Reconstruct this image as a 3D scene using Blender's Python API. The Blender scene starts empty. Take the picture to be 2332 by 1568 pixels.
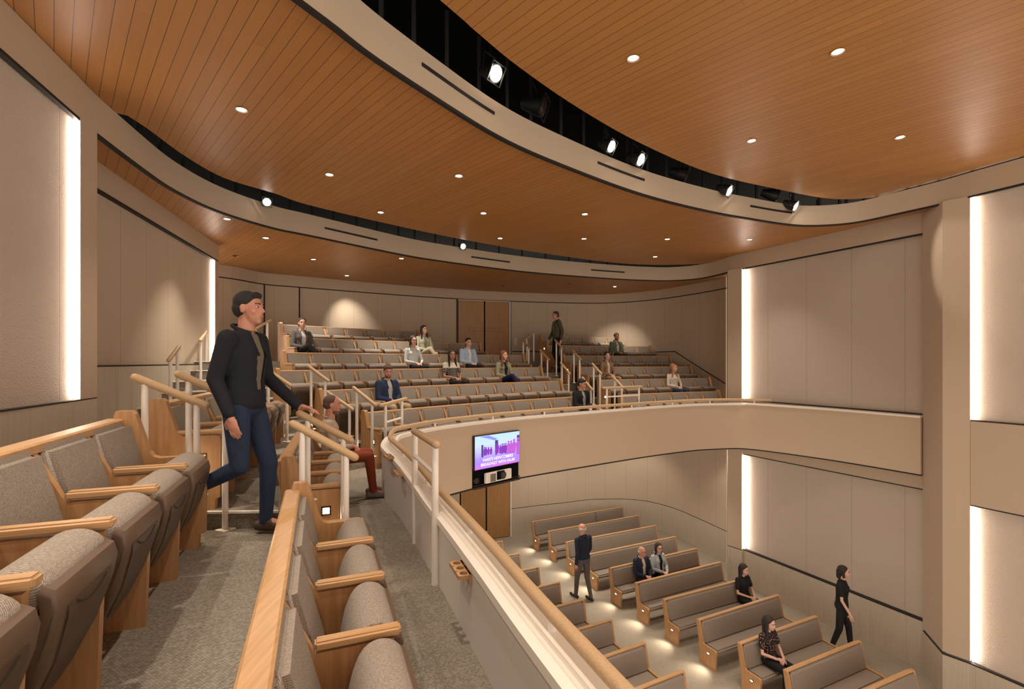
import bpy, bmesh, math, random
from mathutils import Vector, Matrix, Euler
from math import radians as R, sin, cos, pi, sqrt, atan2
random.seed(7)
SC = bpy.context.scene
COL = SC.collection
F = 1100.0; CX = 1166.0; HZ = 822.0; EYE = 5.7      # focal length in px, horizon row, eye height over the lower floor

# ------------------------------------------------------------------ camera, world, exposure
cam = bpy.data.cameras.new('camera'); camo = bpy.data.objects.new('camera', cam); COL.objects.link(camo)
cam.sensor_width = 36; cam.lens = F / 2332 * 36; cam.shift_y = (HZ - 784) / 2332; cam.clip_start = .05
camo.location = (0, 0, EYE); camo.rotation_euler = (pi / 2, 0, 0); SC.camera = camo
w = bpy.data.worlds.new('world'); SC.world = w; w.use_nodes = True
w.node_tree.nodes['Background'].inputs[0].default_value = (1.0, .87, .73, 1)
w.node_tree.nodes['Background'].inputs[1].default_value = 1.6
SC.view_settings.view_transform = 'Standard'; SC.view_settings.look = 'None'
SC.view_settings.exposure = 0.55; SC.view_settings.gamma = 1
WARM = (1.0, .88, .73); STRIP = (1.0, .86, .76)
K_DOWN = 165.0; K_STEP = 5.0; K_LED = 20.0

# ------------------------------------------------------------------ helpers
def P(px, py, z):
    """plan point (x, y) seen at a pixel, at height z relative to the eye"""
    d = z * F / (HZ - py); return Vector(((px - CX) / F * d, d))
def Q(px, d): return Vector(((px - CX) / F * d, d))
def zr(py, d): return (HZ - py) / F * d + EYE
def V3(p, z): return Vector((p[0], p[1], z))

MATS = {}
def mat(name, col, rough=.6, metal=0, emit=None, es=0, var=None, bump=None, spec=.5):
    if name in MATS: return MATS[name]
    m = bpy.data.materials.new(name); m.use_nodes = True; MATS[name] = m
    nt = m.node_tree; b = nt.nodes['Principled BSDF']
    b.inputs['Base Color'].default_value = (*col, 1); b.inputs['Roughness'].default_value = rough
    b.inputs['Metallic'].default_value = metal; b.inputs['Specular IOR Level'].default_value = spec
    if emit: b.inputs['Emission Color'].default_value = (*emit, 1); b.inputs['Emission Strength'].default_value = es
    tc = nt.nodes.new('ShaderNodeTexCoord')
    def noise(sc, vec=(1, 1, 1), det=3):
        mp = nt.nodes.new('ShaderNodeMapping'); mp.inputs['Scale'].default_value = vec
        nt.links.new(tc.outputs['Object'], mp.inputs[0])
        n = nt.nodes.new('ShaderNodeTexNoise'); n.inputs['Scale'].default_value = sc; n.inputs['Detail'].default_value = det
        nt.links.new(mp.outputs[0], n.inputs['Vector']); return n
    if var:   # (scale, vec, dark colour, lo, hi)
        n = noise(var[0], var[1], 5); r = nt.nodes.new('ShaderNodeMapRange')
        r.inputs[1].default_value = var[3]; r.inputs[2].default_value = var[4]
        nt.links.new(n.outputs['Fac'], r.inputs[0])
        mx = nt.nodes.new('ShaderNodeMix'); mx.data_type = 'RGBA'
        mx.inputs['A'].default_value = (*var[2], 1); mx.inputs['B'].default_value = (*col, 1)
        nt.links.new(r.outputs[0], mx.inputs['Factor']); nt.links.new(mx.outputs['Result'], b.inputs['Base Color'])
    if bump:  # (scale, strength)
        n = noise(bump[0]); bp = nt.nodes.new('ShaderNodeBump'); bp.inputs['Strength'].default_value = bump[1]
        bp.inputs['Distance'].default_value = .01
        nt.links.new(n.outputs['Fac'], bp.inputs['Height']); nt.links.new(bp.outputs[0], b.inputs['Normal'])
    return m
def M_(nt, op, a, b=None, c=None):
    n = nt.nodes.new('ShaderNodeMath'); n.operation = op
    for i, v in enumerate((a, b, c)):
        if v is None: continue
        if isinstance(v, (int, float)): n.inputs[i].default_value = v
        else: nt.links.new(v, n.inputs[i])
    return n.outputs[0]

def tweed(name, a, b, sc):
    m = mat(name, a, .95, spec=.15); nt = m.node_tree; bs = nt.nodes['Principled BSDF']
    tc = nt.nodes.new('ShaderNodeTexCoord'); sp = nt.nodes.new('ShaderNodeSeparateXYZ'); nt.links.new(tc.outputs['Object'], sp.inputs[0])
    yz = M_(nt, 'SUBTRACT', sp.outputs[2], sp.outputs[1])
    s1 = M_(nt, 'SINE', M_(nt, 'MULTIPLY', M_(nt, 'ADD', sp.outputs[0], sp.outputs[1]), sc)); s2 = M_(nt, 'SINE', M_(nt, 'MULTIPLY', yz, sc))
    n = nt.nodes.new('ShaderNodeTexNoise'); n.inputs['Scale'].default_value = 160; nt.links.new(tc.outputs['Object'], n.inputs['Vector'])
    f = M_(nt, 'ADD', M_(nt, 'MULTIPLY', M_(nt, 'MULTIPLY', s1, s2), 1.1), M_(nt, 'MULTIPLY', M_(nt, 'SUBTRACT', n.outputs[0], .5), 2.0))
    f = M_(nt, 'MULTIPLY_ADD', f, .6, .5); f = M_(nt, 'MINIMUM', M_(nt, 'MAXIMUM', f, 0), 1)
    mx = nt.nodes.new('ShaderNodeMix'); mx.data_type = 'RGBA'; mx.inputs['A'].default_value = (*a, 1); mx.inputs['B'].default_value = (*b, 1)
    nt.links.new(f, mx.inputs['Factor']); nt.links.new(mx.outputs['Result'], bs.inputs['Base Color'])
    bp = nt.nodes.new('ShaderNodeBump'); bp.inputs['Strength'].default_value = .25; bp.inputs['Distance'].default_value = .003
    nt.links.new(f, bp.inputs['Height']); nt.links.new(bp.outputs[0], bs.inputs['Normal'])
    return m
def planks(name, c1, c2, wdt, ang, rough=.42):
    """boards running along world direction ang (radians from +y towards -x)"""
    m = mat(name, c1, rough); nt = m.node_tree; bs = nt.nodes['Principled BSDF']
    tc = nt.nodes.new('ShaderNodeTexCoord'); mp = nt.nodes.new('ShaderNodeMapping'); mp.inputs['Rotation'].default_value = (0, 0, -ang)
    nt.links.new(tc.outputs['Object'], mp.inputs[0]); sp = nt.nodes.new('ShaderNodeSeparateXYZ'); nt.links.new(mp.outputs[0], sp.inputs[0])
    u = M_(nt, 'DIVIDE', sp.outputs[0], wdt); idn = M_(nt, 'FLOOR', u); fr = M_(nt, 'FRACT', u)
    wn = nt.nodes.new('ShaderNodeTexWhiteNoise'); wn.noise_dimensions = '1D'; nt.links.new(idn, wn.inputs['W'])
    v = M_(nt, 'DIVIDE', M_(nt, 'ADD', sp.outputs[1], M_(nt, 'MULTIPLY', wn.outputs[0], 7)), 2.4)
    fv = M_(nt, 'FRACT', v); idv = M_(nt, 'FLOOR', v)
    wn2 = nt.nodes.new('ShaderNodeTexWhiteNoise'); wn2.noise_dimensions = '2D'
    cb = nt.nodes.new('ShaderNodeCombineXYZ'); nt.links.new(idn, cb.inputs[0]); nt.links.new(idv, cb.inputs[1]); nt.links.new(cb.outputs[0], wn2.inputs['Vector'])
    mp2 = nt.nodes.new('ShaderNodeMapping'); mp2.inputs['Scale'].default_value = (45, 1.6, 1); nt.links.new(mp.outputs[0], mp2.inputs[0])
    n = nt.nodes.new('ShaderNodeTexNoise'); n.inputs['Scale'].default_value = 1.6; n.inputs['Detail'].default_value = 6; nt.links.new(mp2.outputs[0], n.inputs['Vector'])
    f = M_(nt, 'ADD', M_(nt, 'MULTIPLY', wn2.outputs[0], .35), M_(nt, 'MULTIPLY', n.outputs[0], .75))
    f = M_(nt, 'MINIMUM', f, 1)
    mx = nt.nodes.new('ShaderNodeMix'); mx.data_type = 'RGBA'; mx.inputs['A'].default_value = (*c2, 1); mx.inputs['B'].default_value = (*c1, 1)
    nt.links.new(f, mx.inputs['Factor'])
    g = M_(nt, 'LESS_THAN', fr, .045); g2 = M_(nt, 'MULTIPLY', M_(nt, 'LESS_THAN', fv, .0016), .4); gg = M_(nt, 'MAXIMUM', g, g2)
    m2 = nt.nodes.new('ShaderNodeMix'); m2.data_type = 'RGBA'; m2.inputs['B'].default_value = (c2[0] * .22, c2[1] * .18, c2[2] * .15, 1)
    nt.links.new(mx.outputs['Result'], m2.inputs['A']); nt.links.new(gg, m2.inputs['Factor']); nt.links.new(m2.outputs['Result'], bs.inputs['Base Color'])
    return m
def seamed(name, col, step, off=0, rough=.9, streak=False, bump=.25, bsc=120):
    """wall panels: seams every `step` metres of the u coordinate"""
    m = mat(name, col, rough, spec=.2); nt = m.node_tree; bs = nt.nodes['Principled BSDF']
    uv = nt.nodes.new('ShaderNodeUVMap'); sp = nt.nodes.new('ShaderNodeSeparateXYZ'); nt.links.new(uv.outputs[0], sp.inputs[0])
    fr = M_(nt, 'FRACT', M_(nt, 'DIVIDE', M_(nt, 'ADD', sp.outputs[0], off), step))
    g = M_(nt, 'MULTIPLY', M_(nt, 'LESS_THAN', fr, .010 / step), .22 if streak else .42)
    base = None
    if streak:
        mp = nt.nodes.new('ShaderNodeMapping'); mp.inputs['Scale'].default_value = (30, 1.0, 1); nt.links.new(uv.outputs[0], mp.inputs[0])
        n = nt.nodes.new('ShaderNodeTexNoise'); n.inputs['Scale'].default_value = 1.5; n.inputs['Detail'].default_value = 5; nt.links.new(mp.outputs[0], n.inputs['Vector'])
        mx = nt.nodes.new('ShaderNodeMix'); mx.data_type = 'RGBA'; mx.inputs['A'].default_value = (col[0] * .78, col[1] * .76, col[2] * .74, 1); mx.inputs['B'].default_value = (col[0] * 1.12, col[1] * 1.12, col[2] * 1.1, 1)
        nt.links.new(n.outputs[0], mx.inputs['Factor']); base = mx.outputs['Result']
    m2 = nt.nodes.new('ShaderNodeMix'); m2.data_type = 'RGBA'; m2.inputs['A'].default_value = (*col, 1); m2.inputs['B'].default_value = (col[0] * .3, col[1] * .25, col[2] * .22, 1)
    if base: nt.links.new(base, m2.inputs['A'])
    nt.links.new(g, m2.inputs['Factor']); nt.links.new(m2.outputs['Result'], bs.inputs['Base Color'])
    if bump:
        tc = nt.nodes.new('ShaderNodeTexCoord'); n = nt.nodes.new('ShaderNodeTexNoise'); n.inputs['Scale'].default_value = bsc; n.inputs['Detail'].default_value = 2
        nt.links.new(tc.outputs['Object'], n.inputs['Vector']); bp = nt.nodes.new('ShaderNodeBump'); bp.inputs['Strength'].default_value = bump; bp.inputs['Distance'].default_value = .01
        nt.links.new(n.outputs[0], bp.inputs['Height']); nt.links.new(bp.outputs[0], bs.inputs['Normal'])
    return m
def carpet(name, a, b, sc=1.0):
    """woven carpet: short light dashes in rows over a dark ground, laid in half-metre tiles"""
    m = mat(name, a, .98, spec=.05); nt = m.node_tree; bs = nt.nodes['Principled BSDF']
    tc = nt.nodes.new('ShaderNodeTexCoord'); mp = nt.nodes.new('ShaderNodeMapping'); mp.inputs['Rotation'].default_value = (0, 0, R(-21)); sx = nt.nodes.new('ShaderNodeSeparateXYZ'); nt.links.new(tc.outputs['Object'], sx.inputs[0]); cx = nt.nodes.new('ShaderNodeCombineXYZ')
    nt.links.new(M_(nt, 'MULTIPLY_ADD', sx.outputs[2], .37, sx.outputs[0]), cx.inputs[0]); nt.links.new(M_(nt, 'ADD', sx.outputs[2], sx.outputs[1]), cx.inputs[1]); nt.links.new(sx.outputs[2], cx.inputs[2]); nt.links.new(cx.outputs[0], mp.inputs[0])
    def brick(wd, ht, mort, off):
        k = nt.nodes.new('ShaderNodeTexBrick'); k.offset = off; k.inputs['Scale'].default_value = 1; k.inputs['Brick Width'].default_value = wd; k.inputs['Row Height'].default_value = ht
        k.inputs['Mortar Size'].default_value = mort; k.inputs['Mortar Smooth'].default_value = .6; k.inputs['Color1'].default_value = (.15, .15, .15, 1); k.inputs['Color2'].default_value = (1, 1, 1, 1); k.inputs['Mortar'].default_value = (0, 0, 0, 1)
        nt.links.new(mp.outputs[0], k.inputs['Vector']); c = nt.nodes.new('ShaderNodeSeparateColor'); nt.links.new(k.outputs[0], c.inputs[0]); return c.outputs[0]
    w1 = brick(.013 / sc, .0085 / sc, .0016 / sc, .5); w2 = brick(.5, .25, 0, .5)
    n2 = nt.nodes.new('ShaderNodeTexNoise'); n2.inputs['Scale'].default_value = 420; n2.inputs['Detail'].default_value = 1; nt.links.new(mp.outputs[0], n2.inputs['Vector'])
    f = M_(nt, 'ADD', M_(nt, 'MULTIPLY', w1, .62), M_(nt, 'MULTIPLY', M_(nt, 'SUBTRACT', n2.outputs[0], .25), .7))
    f = M_(nt, 'ADD', f, M_(nt, 'MULTIPLY', M_(nt, 'SUBTRACT', w2, .5), .10))
    d = nt.nodes.new('ShaderNodeClamp'); nt.links.new(f, d.inputs[0])
    mx = nt.nodes.new('ShaderNodeMix'); mx.data_type = 'RGBA'; mx.inputs['A'].default_value = (*a, 1); mx.inputs['B'].default_value = (*b, 1)
    nt.links.new(d.outputs[0], mx.inputs['Factor']); nt.links.new(mx.outputs['Result'], bs.inputs['Base Color'])
    bp = nt.nodes.new('ShaderNodeBump'); bp.inputs['Strength'].default_value = .3; bp.inputs['Distance'].default_value = .004
    nt.links.new(f, bp.inputs['Height']); nt.links.new(bp.outputs[0], bs.inputs['Normal'])
    return m

OAK = mat('oak', (.50, .285, .13), .45, var=(2.2, (22, 22, 1.4), (.38, .20, .083), .3, .7))
OAKH = mat('oak_lengthwise', (.53, .32, .155), .42, var=(2.2, (30, 1.5, 30), (.41, .235, .105), .3, .7))
OAKX = mat('oak_along_row', (.53, .32, .155), .42, var=(2.2, (1.5, 30, 30), (.41, .235, .105), .3, .7))
RAILW = mat('oak_handrail', (.54, .37, .21), .5, var=(14.0, (8, 8, 8), (.45, .30, .165), .3, .7))
DOORW = mat('door_oak', (.42, .225, .08), .45, var=(2.0, (30, 30, .8), (.32, .16, .055), .3, .7))
CEILW = planks('ceiling_boards', (.52, .245, .070), (.38, .165, .044), .113, R(43.5))
FAB = tweed('seat_tweed', (.13, .105, .083), (.44, .385, .33), 900)
PEWF = tweed('pew_tweed', (.19, .155, .125), (.30, .25, .21), 700)
PLAST = mat('brown_plastic', (.115, .074, .048), .5, bump=(300, .05))
DARKP = mat('dark_plastic', (.02, .014, .01), .6)
WALL = seamed('wall_panel', (.52, .425, .325), .72, .1, bump=.3)
WALLT = seamed('stippled_panel', (.54, .455, .375), .95, .3, bump=.9, bsc=90)
WALLP = mat('wall_plaster', (.50, .395, .295), .85, bump=(60, .06), spec=.2)
WAIN = seamed('limed_wainscot', (.52, .455, .37), .62, .1, .7, True, bump=0)
BLACK = mat('black_reveal', (.012, .009, .008), .7)
VOID = mat('black_plenum', (.004, .004, .004), .9, spec=.1)
CARP = carpet('balcony_carpet', (.10, .084, .066), (.40, .355, .295), 1.0)
CARPL = carpet('floor_carpet', (.22, .185, .145), (.42, .37, .30), .8)
WHITE = mat('white_enamel', (.80, .75, .69), .4)
SILL = mat('white_sill', (.84, .79, .72), .4)
PARW = mat('parapet_paint', (.68, .64, .60), .55)
LED = mat('led_strip', (1, 1, 1), emit=STRIP, es=K_LED)
LENS = mat('lamp_lens', (1, 1, 1), emit=(1, .93, .82), es=30)
STEPL = mat('step_lens', (1, 1, 1), emit=(1, .86, .66), es=14)
CHROME = mat('dark_trim_ring', (.25, .21, .17), .35, .6)
BRONZE = mat('bronze_bezel', (.06, .04, .025), .4, .5)
METB = mat('black_metal', (.03, .028, .026), .45, .4)
GLASSD = mat('dark_lens', (.06, .035, .03), .12)

def link(name, bm, m, parent=None, smooth=False, bevel=0, seg=2):
    me = bpy.data.meshes.new(name)
    if bevel:
        bmesh.ops.bevel(bm, geom=[e for e in bm.edges if len(e.link_faces) == 2 and e.calc_face_angle(0) > .5], offset=bevel, segments=seg, affect='EDGES', clamp_overlap=True)
    bmesh.ops.recalc_face_normals(bm, faces=bm.faces)
    bm.to_mesh(me); bm.free()
    if smooth:
        for p in me.polygons: p.use_smooth = True
        try: me.set_sharp_from_angle(angle=R(40))
        except Exception: pass
    if m: me.materials.append(m)
    o = bpy.data.objects.new(name, me); COL.objects.link(o)
    if parent: o.parent = parent
    return o
def empty(name, loc=(0, 0, 0), rz=0):
    o = bpy.data.objects.new(name, None); COL.objects.link(o); o.location = loc; o.rotation_euler = (0, 0, rz); o.empty_display_size = .1; return o
def tag(o, label, cat, group=None, kind=None):
    o['label'] = label; o['category'] = cat
    if group: o['group'] = group
    if kind: o['kind'] = kind
    return o
def struct(o, label=None):
    o['kind'] = 'structure'; o['label'] = label or o.name; return o
def box(bm, c, s, rot=None):
    r = bmesh.ops.create_cube(bm, size=1); M = Matrix.Translation(c) @ ((rot or Matrix()).to_4x4()) @ Matrix.Diagonal((*s, 1))
    bmesh.ops.transform(bm, matrix=M, verts=r['verts']); return r['verts']
def cyl(bm, a, b, r1, r2=None, n=14, caps=True):
    a = Vector(a); b = Vector(b); d = b - a
    r = bmesh.ops.create_cone(bm, cap_ends=caps, segments=n, radius1=r1, radius2=r1 if r2 is None else r2, depth=d.length)
    M = Matrix.Translation((a + b) / 2) @ d.to_track_quat('Z', 'Y').to_matrix().to_4x4()
    bmesh.ops.transform(bm, matrix=M, verts=r['verts']); return r['verts']
def ell(bm, c, r, sub=3, rot=None):
    q = bmesh.ops.create_icosphere(bm, subdivisions=sub, radius=1)
    if isinstance(r, (int, float)): r = (r, r, r)
    bmesh.ops.transform(bm, matrix=Matrix.Translation(c) @ ((rot or Matrix()).to_4x4()) @ Matrix.Diagonal((*r, 1)), verts=q['verts'])
def cap(bm, a, b, r1, r2, n=12):
    a = Vector(a); b = Vector(b)
    if (b - a).length > 1e-4: cyl(bm, a, b, r1, r2, n)
    ell(bm, a, r1, 2); ell(bm, b, r2, 2)
def prism(bm, pts, x0, x1, taper=None):
    """extrude a (y, z) outline along x; taper(y,z) -> width factor"""
    def mk(x): return [bm.verts.new((x * (taper(y, z) if taper else 1), y, z)) for y, z in pts]
    a = mk(x0); b = mk(x1); n = len(pts)
    bm.faces.new(a); bm.faces.new(b[::-1])
    for i in range(n): bm.faces.new((a[i], b[i], b[(i + 1) % n], a[(i + 1) % n]))
def slab(bm, poly, z0, z1):
    a = [bm.verts.new((p[0], p[1], z0)) for p in poly]; b = [bm.verts.new((p[0], p[1], z1)) for p in poly]; n = len(poly)
    bm.faces.new(a); bm.faces.new(b[::-1])
    for i in range(n): bm.faces.new((a[i], b[i], b[(i + 1) % n], a[(i + 1) % n]))
def slab_cdt(bm, poly, z0, z1):
    from mathutils.geometry import delaunay_2d_cdt
    q = []
    for p in poly:
        p = Vector((p[0], p[1]))
        if not q or (p - q[-1]).length > .012: q.append(p)
    n = len(q); vs, es, fs, a_, b_, c_ = delaunay_2d_cdt(q, [], [list(range(n))], 1, .001)
    for z, flip in ((z0, False), (z1, True)):
        v = [bm.verts.new((p.x, p.y, z)) for p in vs]
        for f in fs:
            try: bm.faces.new([v[i] for i in (f[::-1] if flip else f)])
            except ValueError: pass
        if z == z0: lo = v
    cnt = {}
    for f in fs:
        for i in range(len(f)): e = (f[i], f[(i + 1) % len(f)]); cnt[tuple(sorted(e))] = cnt.get(tuple(sorted(e)), 0) + 1
    for (i, j), c in cnt.items():
        if c == 1: bm.faces.new((lo[i], lo[j], v[j], v[i]))
def catmull(pts, k=6):
    pts = [Vector(p) for p in pts]; out = []
    for i in range(len(pts) - 1):
        p0 = pts[max(i - 1, 0)]; p1 = pts[i]; p2 = pts[i + 1]; p3 = pts[min(i + 2, len(pts) - 1)]
        for j in range(k):
            t = j / k
            out.append(.5 * ((2 * p1) + (p2 - p0) * t + (2 * p0 - 5 * p1 + 4 * p2 - p3) * t * t + (3 * p1 - p0 - 3 * p2 + p3) * t ** 3))
    out.append(pts[-1]); return out
def smoothpath(pts, it=2):
    pts = [Vector(p) for p in pts]
    for _ in range(it): pts = [pts[0]] + [(pts[i - 1] + 2 * pts[i] + pts[i + 1]) / 4 for i in range(1, len(pts) - 1)] + [pts[-1]]
    return pts
def normals(path):
    o = []
    for i in range(len(path)):
        t = (Vector(path[min(i + 1, len(path) - 1)][:2]) - Vector(path[max(i - 1, 0)][:2])).normalized(); o.append(Vector((t.y, -t.x)))
    return o
def offset(path, d):
    return [Vector(p[:2]) + n * d for p, n in zip(path, normals(path))]
def ribbon(name, path, sec, m, parent=None, closed=False, zs=None, smooth=True):
    """sweep section [(offset to the right of travel, z), ...] along a plan path, u = arc length"""
    bm = bmesh.new(); uvl = bm.loops.layers.uv.new('UVMap'); N = normals(path); rows = []; u = [0]
    for i in range(1, len(path)): u.append(u[-1] + (Vector(path[i][:2]) - Vector(path[i - 1][:2])).length)
    for i, p in enumerate(path):
        dz = zs[i] if zs else 0
        rows.append([bm.verts.new((p[0] + N[i].x * s[0], p[1] + N[i].y * s[0], s[1] + dz)) for s in sec])
    k = len(sec)
    for i in range(len(path) - 1):
        for j in range(k if closed else k - 1):
            j2 = (j + 1) % k
            f = bm.faces.new((rows[i][j], rows[i + 1][j], rows[i + 1][j2], rows[i][j2]))
            for l, (uu, vv) in zip(f.loops, ((u[i], sec[j][1]), (u[i + 1], sec[j][1]), (u[i + 1], sec[j2][1]), (u[i], sec[j2][1]))): l[uvl].uv = (uu, vv)
    if closed: bm.faces.new(rows[0]); bm.faces.new(rows[-1][::-1])
    return link(name, bm, m, parent, smooth)
def tube(bm, pts, r, n=12):
    rows = []
    for i, p in enumerate(pts):
        t = (Vector(pts[min(i + 1, len(pts) - 1)]) - Vector(pts[max(i - 1, 0)])).normalized(); q = t.to_track_quat('Z', 'Y')
        rows.append([bm.verts.new(Vector(p) + q @ Vector((cos(2 * pi * k / n) * r, sin(2 * pi * k / n) * r, 0))) for k in range(n)])
    for i in range(len(pts) - 1):
        for k in range(n): bm.faces.new((rows[i][k], rows[i][(k + 1) % n], rows[i + 1][(k + 1) % n], rows[i + 1][k]))
    bm.faces.new(rows[0]); bm.faces.new(rows[-1][::-1])
def lamp(kind, loc, power, direction=(0, 0, -1), angle=70, blend=.6, size=.06, col=WARM, parent=None):
    l = bpy.data.lights.new('lamp_light', kind); l.energy = power; l.color = col
    if kind == 'SPOT': l.spot_size = R(angle); l.spot_blend = blend; l.shadow_soft_size = size
    elif kind == 'POINT': l.shadow_soft_size = size
    o = bpy.data.objects.new('light', l); COL.objects.link(o)
    if parent: o.parent = parent
    o.location = loc; o.rotation_euler = Vector(direction).to_track_quat('-Z', 'Y').to_euler(); return o
def vwall(name, path, z0, z1, m, parent=None, thick=.05):
    """vertical wall, thickness away from the room (left of travel)"""
    return ribbon(name, path, [(0, z0), (0, z1), (-thick, z1), (-thick, z0)], m, parent, closed=True, smooth=False)

# ------------------------------------------------------------------ key levels (world z)
def Z(z): return z + EYE
F1B, F1T, F2B, F2T = 2.70, 3.08, 2.365, 2.745
H1, H2, H3 = 3.10, 2.75, 2.40
TRIM = 2.07                                          # picture line round the upper walls
CC = Vector((10.952, -3.174)); R0 = 17.15; RUN = .85  # centre and radii of the curved balcony rows
FLZ = [-.83 - .81 + .328 * i for i in range(6)]       # tier floors relative to the eye
def arc(px, i, dr=0):
    rr = R0 + RUN * i + dr; u = Vector(((px - CX) / F, 1)); a = u.dot(u); b = -2 * u.dot(CC); c = CC.dot(CC) - rr * rr
    return u * ((-b + sqrt(b * b - 4 * a * c)) / (2 * a))
def ang(p): v = Vector(p) - CC; return atan2(v.y, v.x)
def pol(r, t): return CC + Vector((cos(t), sin(t))) * r

# ------------------------------------------------------------------ setting: floors
bm = bmesh.new(); slab(bm, [(-9, -4), (14, -4), (14, 19), (-9, 19)], -.2, 0)
struct(link('floor', bm, CARPL), 'pale carpet of the lower floor')

# plan of the upper walls
wallU = catmull([(-9.0, 10.6), P(500, 632, TRIM), P(600, 648, TRIM), P(682, 655, TRIM), P(900, 672, TRIM), P(1040, 681, TRIM), P(1160, 686.5, TRIM),
                 P(1300, 690.5, TRIM), P(1400, 690, TRIM), P(1500, 682, TRIM), P(1600, 667, TRIM), P(1653, 657, TRIM)], 6)
ZW = -4.80
wallL = catmull([P(1000, 1178, ZW), P(1164, 1157.5, ZW), P(1225, 1150, ZW), P(1282, 1143.8, ZW), P(1339, 1137, ZW), P(1391, 1134.9, ZW), P(1433, 1136, ZW), P(1480, 1141.5, ZW),
                 P(1537, 1156.8, ZW), P(1598, 1182.7, ZW), P(1654, 1208.4, ZW)], 6)
def bayD(px): return 8.94 * 1483 / (px - 617)
A1 = Q(1690, bayD(1690)); A2 = Q(2101.5, bayD(2101.5))
B1 = Q(2210, 7.9); B2 = Q(2500, 7.9 * 1593 / (2500 - 617)); B3 = B2 + (B2 - B1) * 2.4
# left walls
L1a = P(0, 107, F2B); L1b = P(183, 268, F2B); ld = (L1b - L1a).normalized(); L1z = L1a - ld * 4.5; L1c = L1b + ld * .32
W2a = P(244, 382, H3); W2b = P(498, 558, H3); w2d = (W2b - W2a).normalized()
W2s = W2a - w2d * .9; W2e = W2a + w2d * ((W2b - W2a).length - .22)

# ---- balcony tiers
def tier(poly, ztop, name='floor', label='carpeted balcony tier', zb=None):
    bm = bmesh.new(); slab(bm, poly, Z(-2.06 if zb is None else zb), Z(ztop)); return struct(link(name, bm, CARP), label)
tL = R(146.0)
par_in = [Vector((1.6, -2.0))]                       # filled below
rail_px = [(1418, 1568, -1.05), (1222, 1357, -1.05), (1128, 1250, -1.05), (1041, 1156, -1.05), (998, 1112, -1.04), (943, 1047, -1.0), (912, 1018, -.975), (890, 999, -.955),
           (889, 991, -.945), (897, 979, -.94), (918, 972.4, -.93), (980, 960.7, -.92), (1038, 953, -.92), (1143, 941.5, -.92), (1239, 933.8, -.92), (1331, 927, -.92),
           (1400, 922, -.92), (1496, 915.5, -.92), (1578, 911, -.92), (1640, 909.5, -.92), (1689, 909.7, -.925), (1757, 911.5, -.93)]
rp = []
for x, y, z in rail_px: p = P(x, y, z); rp.append(Vector((p.x, p.y, z)))
d0 = (rp[0] - rp[1]).normalized(); rp = [rp[0] + Vector((d0.x, d0.y, 0)) * 3.2] + rp
RAIL = smoothpath(catmull(rp, 5), 3)
RP2 = [Vector(p[:2]) for p in RAIL]
ext = [Q(1908.6, bayD(1908.6) - .12), Q(2101, bayD(2101) - .06)]
FASC = smoothpath(catmull(rp[:-1] + [Vector((Q(1757, 11.2).x, 11.2, -.93)), Vector((ext[0].x, ext[0].y, -.93)), Vector((ext[1].x, ext[1].y, -.93))], 5), 2)
IN = offset(RAIL, -.10)                              # walkway side of the parapet  (travel runs away from the camera: right = auditorium)
# which points of the inner face are in the centre sector
def hit(path, px, ymin=-99):
    k = (px - CX) / F
    for a, b in zip(path, path[1:]):
        if a[1] < ymin: continue
        fa = a[0] - k * a[1]; fb = b[0] - k * b[1]
        if fa * fb <= 0 and abs(fa - fb) > 1e-9:
            t = fa / (fa - fb); return Vector(a).lerp(Vector(b), t)
    return Vector(path[-1])
side_in = [p for p in IN if ang(p) >= tL]
cent_in = [p for p in IN if ang(p) < tL and p.y > 5]
def fill(px, py): pass
# front walkway, side
near = [p for p in IN if p.y < 6.0]
l1n = Vector((.45, -1.6)); l1a = Vector((-.77, 1.25)); l1b = Vector((-1.62, 3.32)); l1c = Vector((-1.99, 3.95)); l1d = pol(17.42, R(146.3))
tier([p for p in near if ang(p) >= tL or p.y < 5.2] + [pol(17.25, tL), pol(17.42, R(146.3)), l1c, l1b, l1a, l1n], FLZ[0], label='carpeted walkway behind the side parapet')
# second tier near (z -1.25) and far (z -1.12)
l2n = Vector((-.72, -1.8)); l2a = Vector((-1.9, 1.1)); l2b = Vector((-2.70, 3.30)); l2c = Vector((-3.66, 6.55))
tier([l1n, l1a, l1b, Vector((-1.74, 3.62)), Vector((-2.80, 3.58)), l2b, l2a, l2n], -1.25, label='carpeted aisle tier behind the near seats')
tier([Vector((-1.74, 3.62)), l1c, l1d, pol(18.25, R(146.3)), l2c, Vector((-2.80, 3.58))], -1.12, label='carpeted tier of the second side row')
wp1 = [L1z - ld * .1, L1c, Vector((W2s.x, W2s.y)), W2e]
tier([l2n, l2a, l2b, Vector((-2.80, 3.58)), l2c, pol(18.25, R(146.3)), pol(19.0, R(146.3)), pol(19.0, R(154)), L1c + Vector((-1.2, .8)), L1c + Vector((-.25, 0)), L1z + Vector((-.3, 0))], -.87, label='carpeted upper side aisle')
def sector(r0, r1, t0, t1, n=40): return [pol(r0, t0 + (t1 - t0) * i / n) for i in range(n + 1)] + [pol(r1, t1 + (t0 - t1) * i / n) for i in range(n + 1)]
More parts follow.
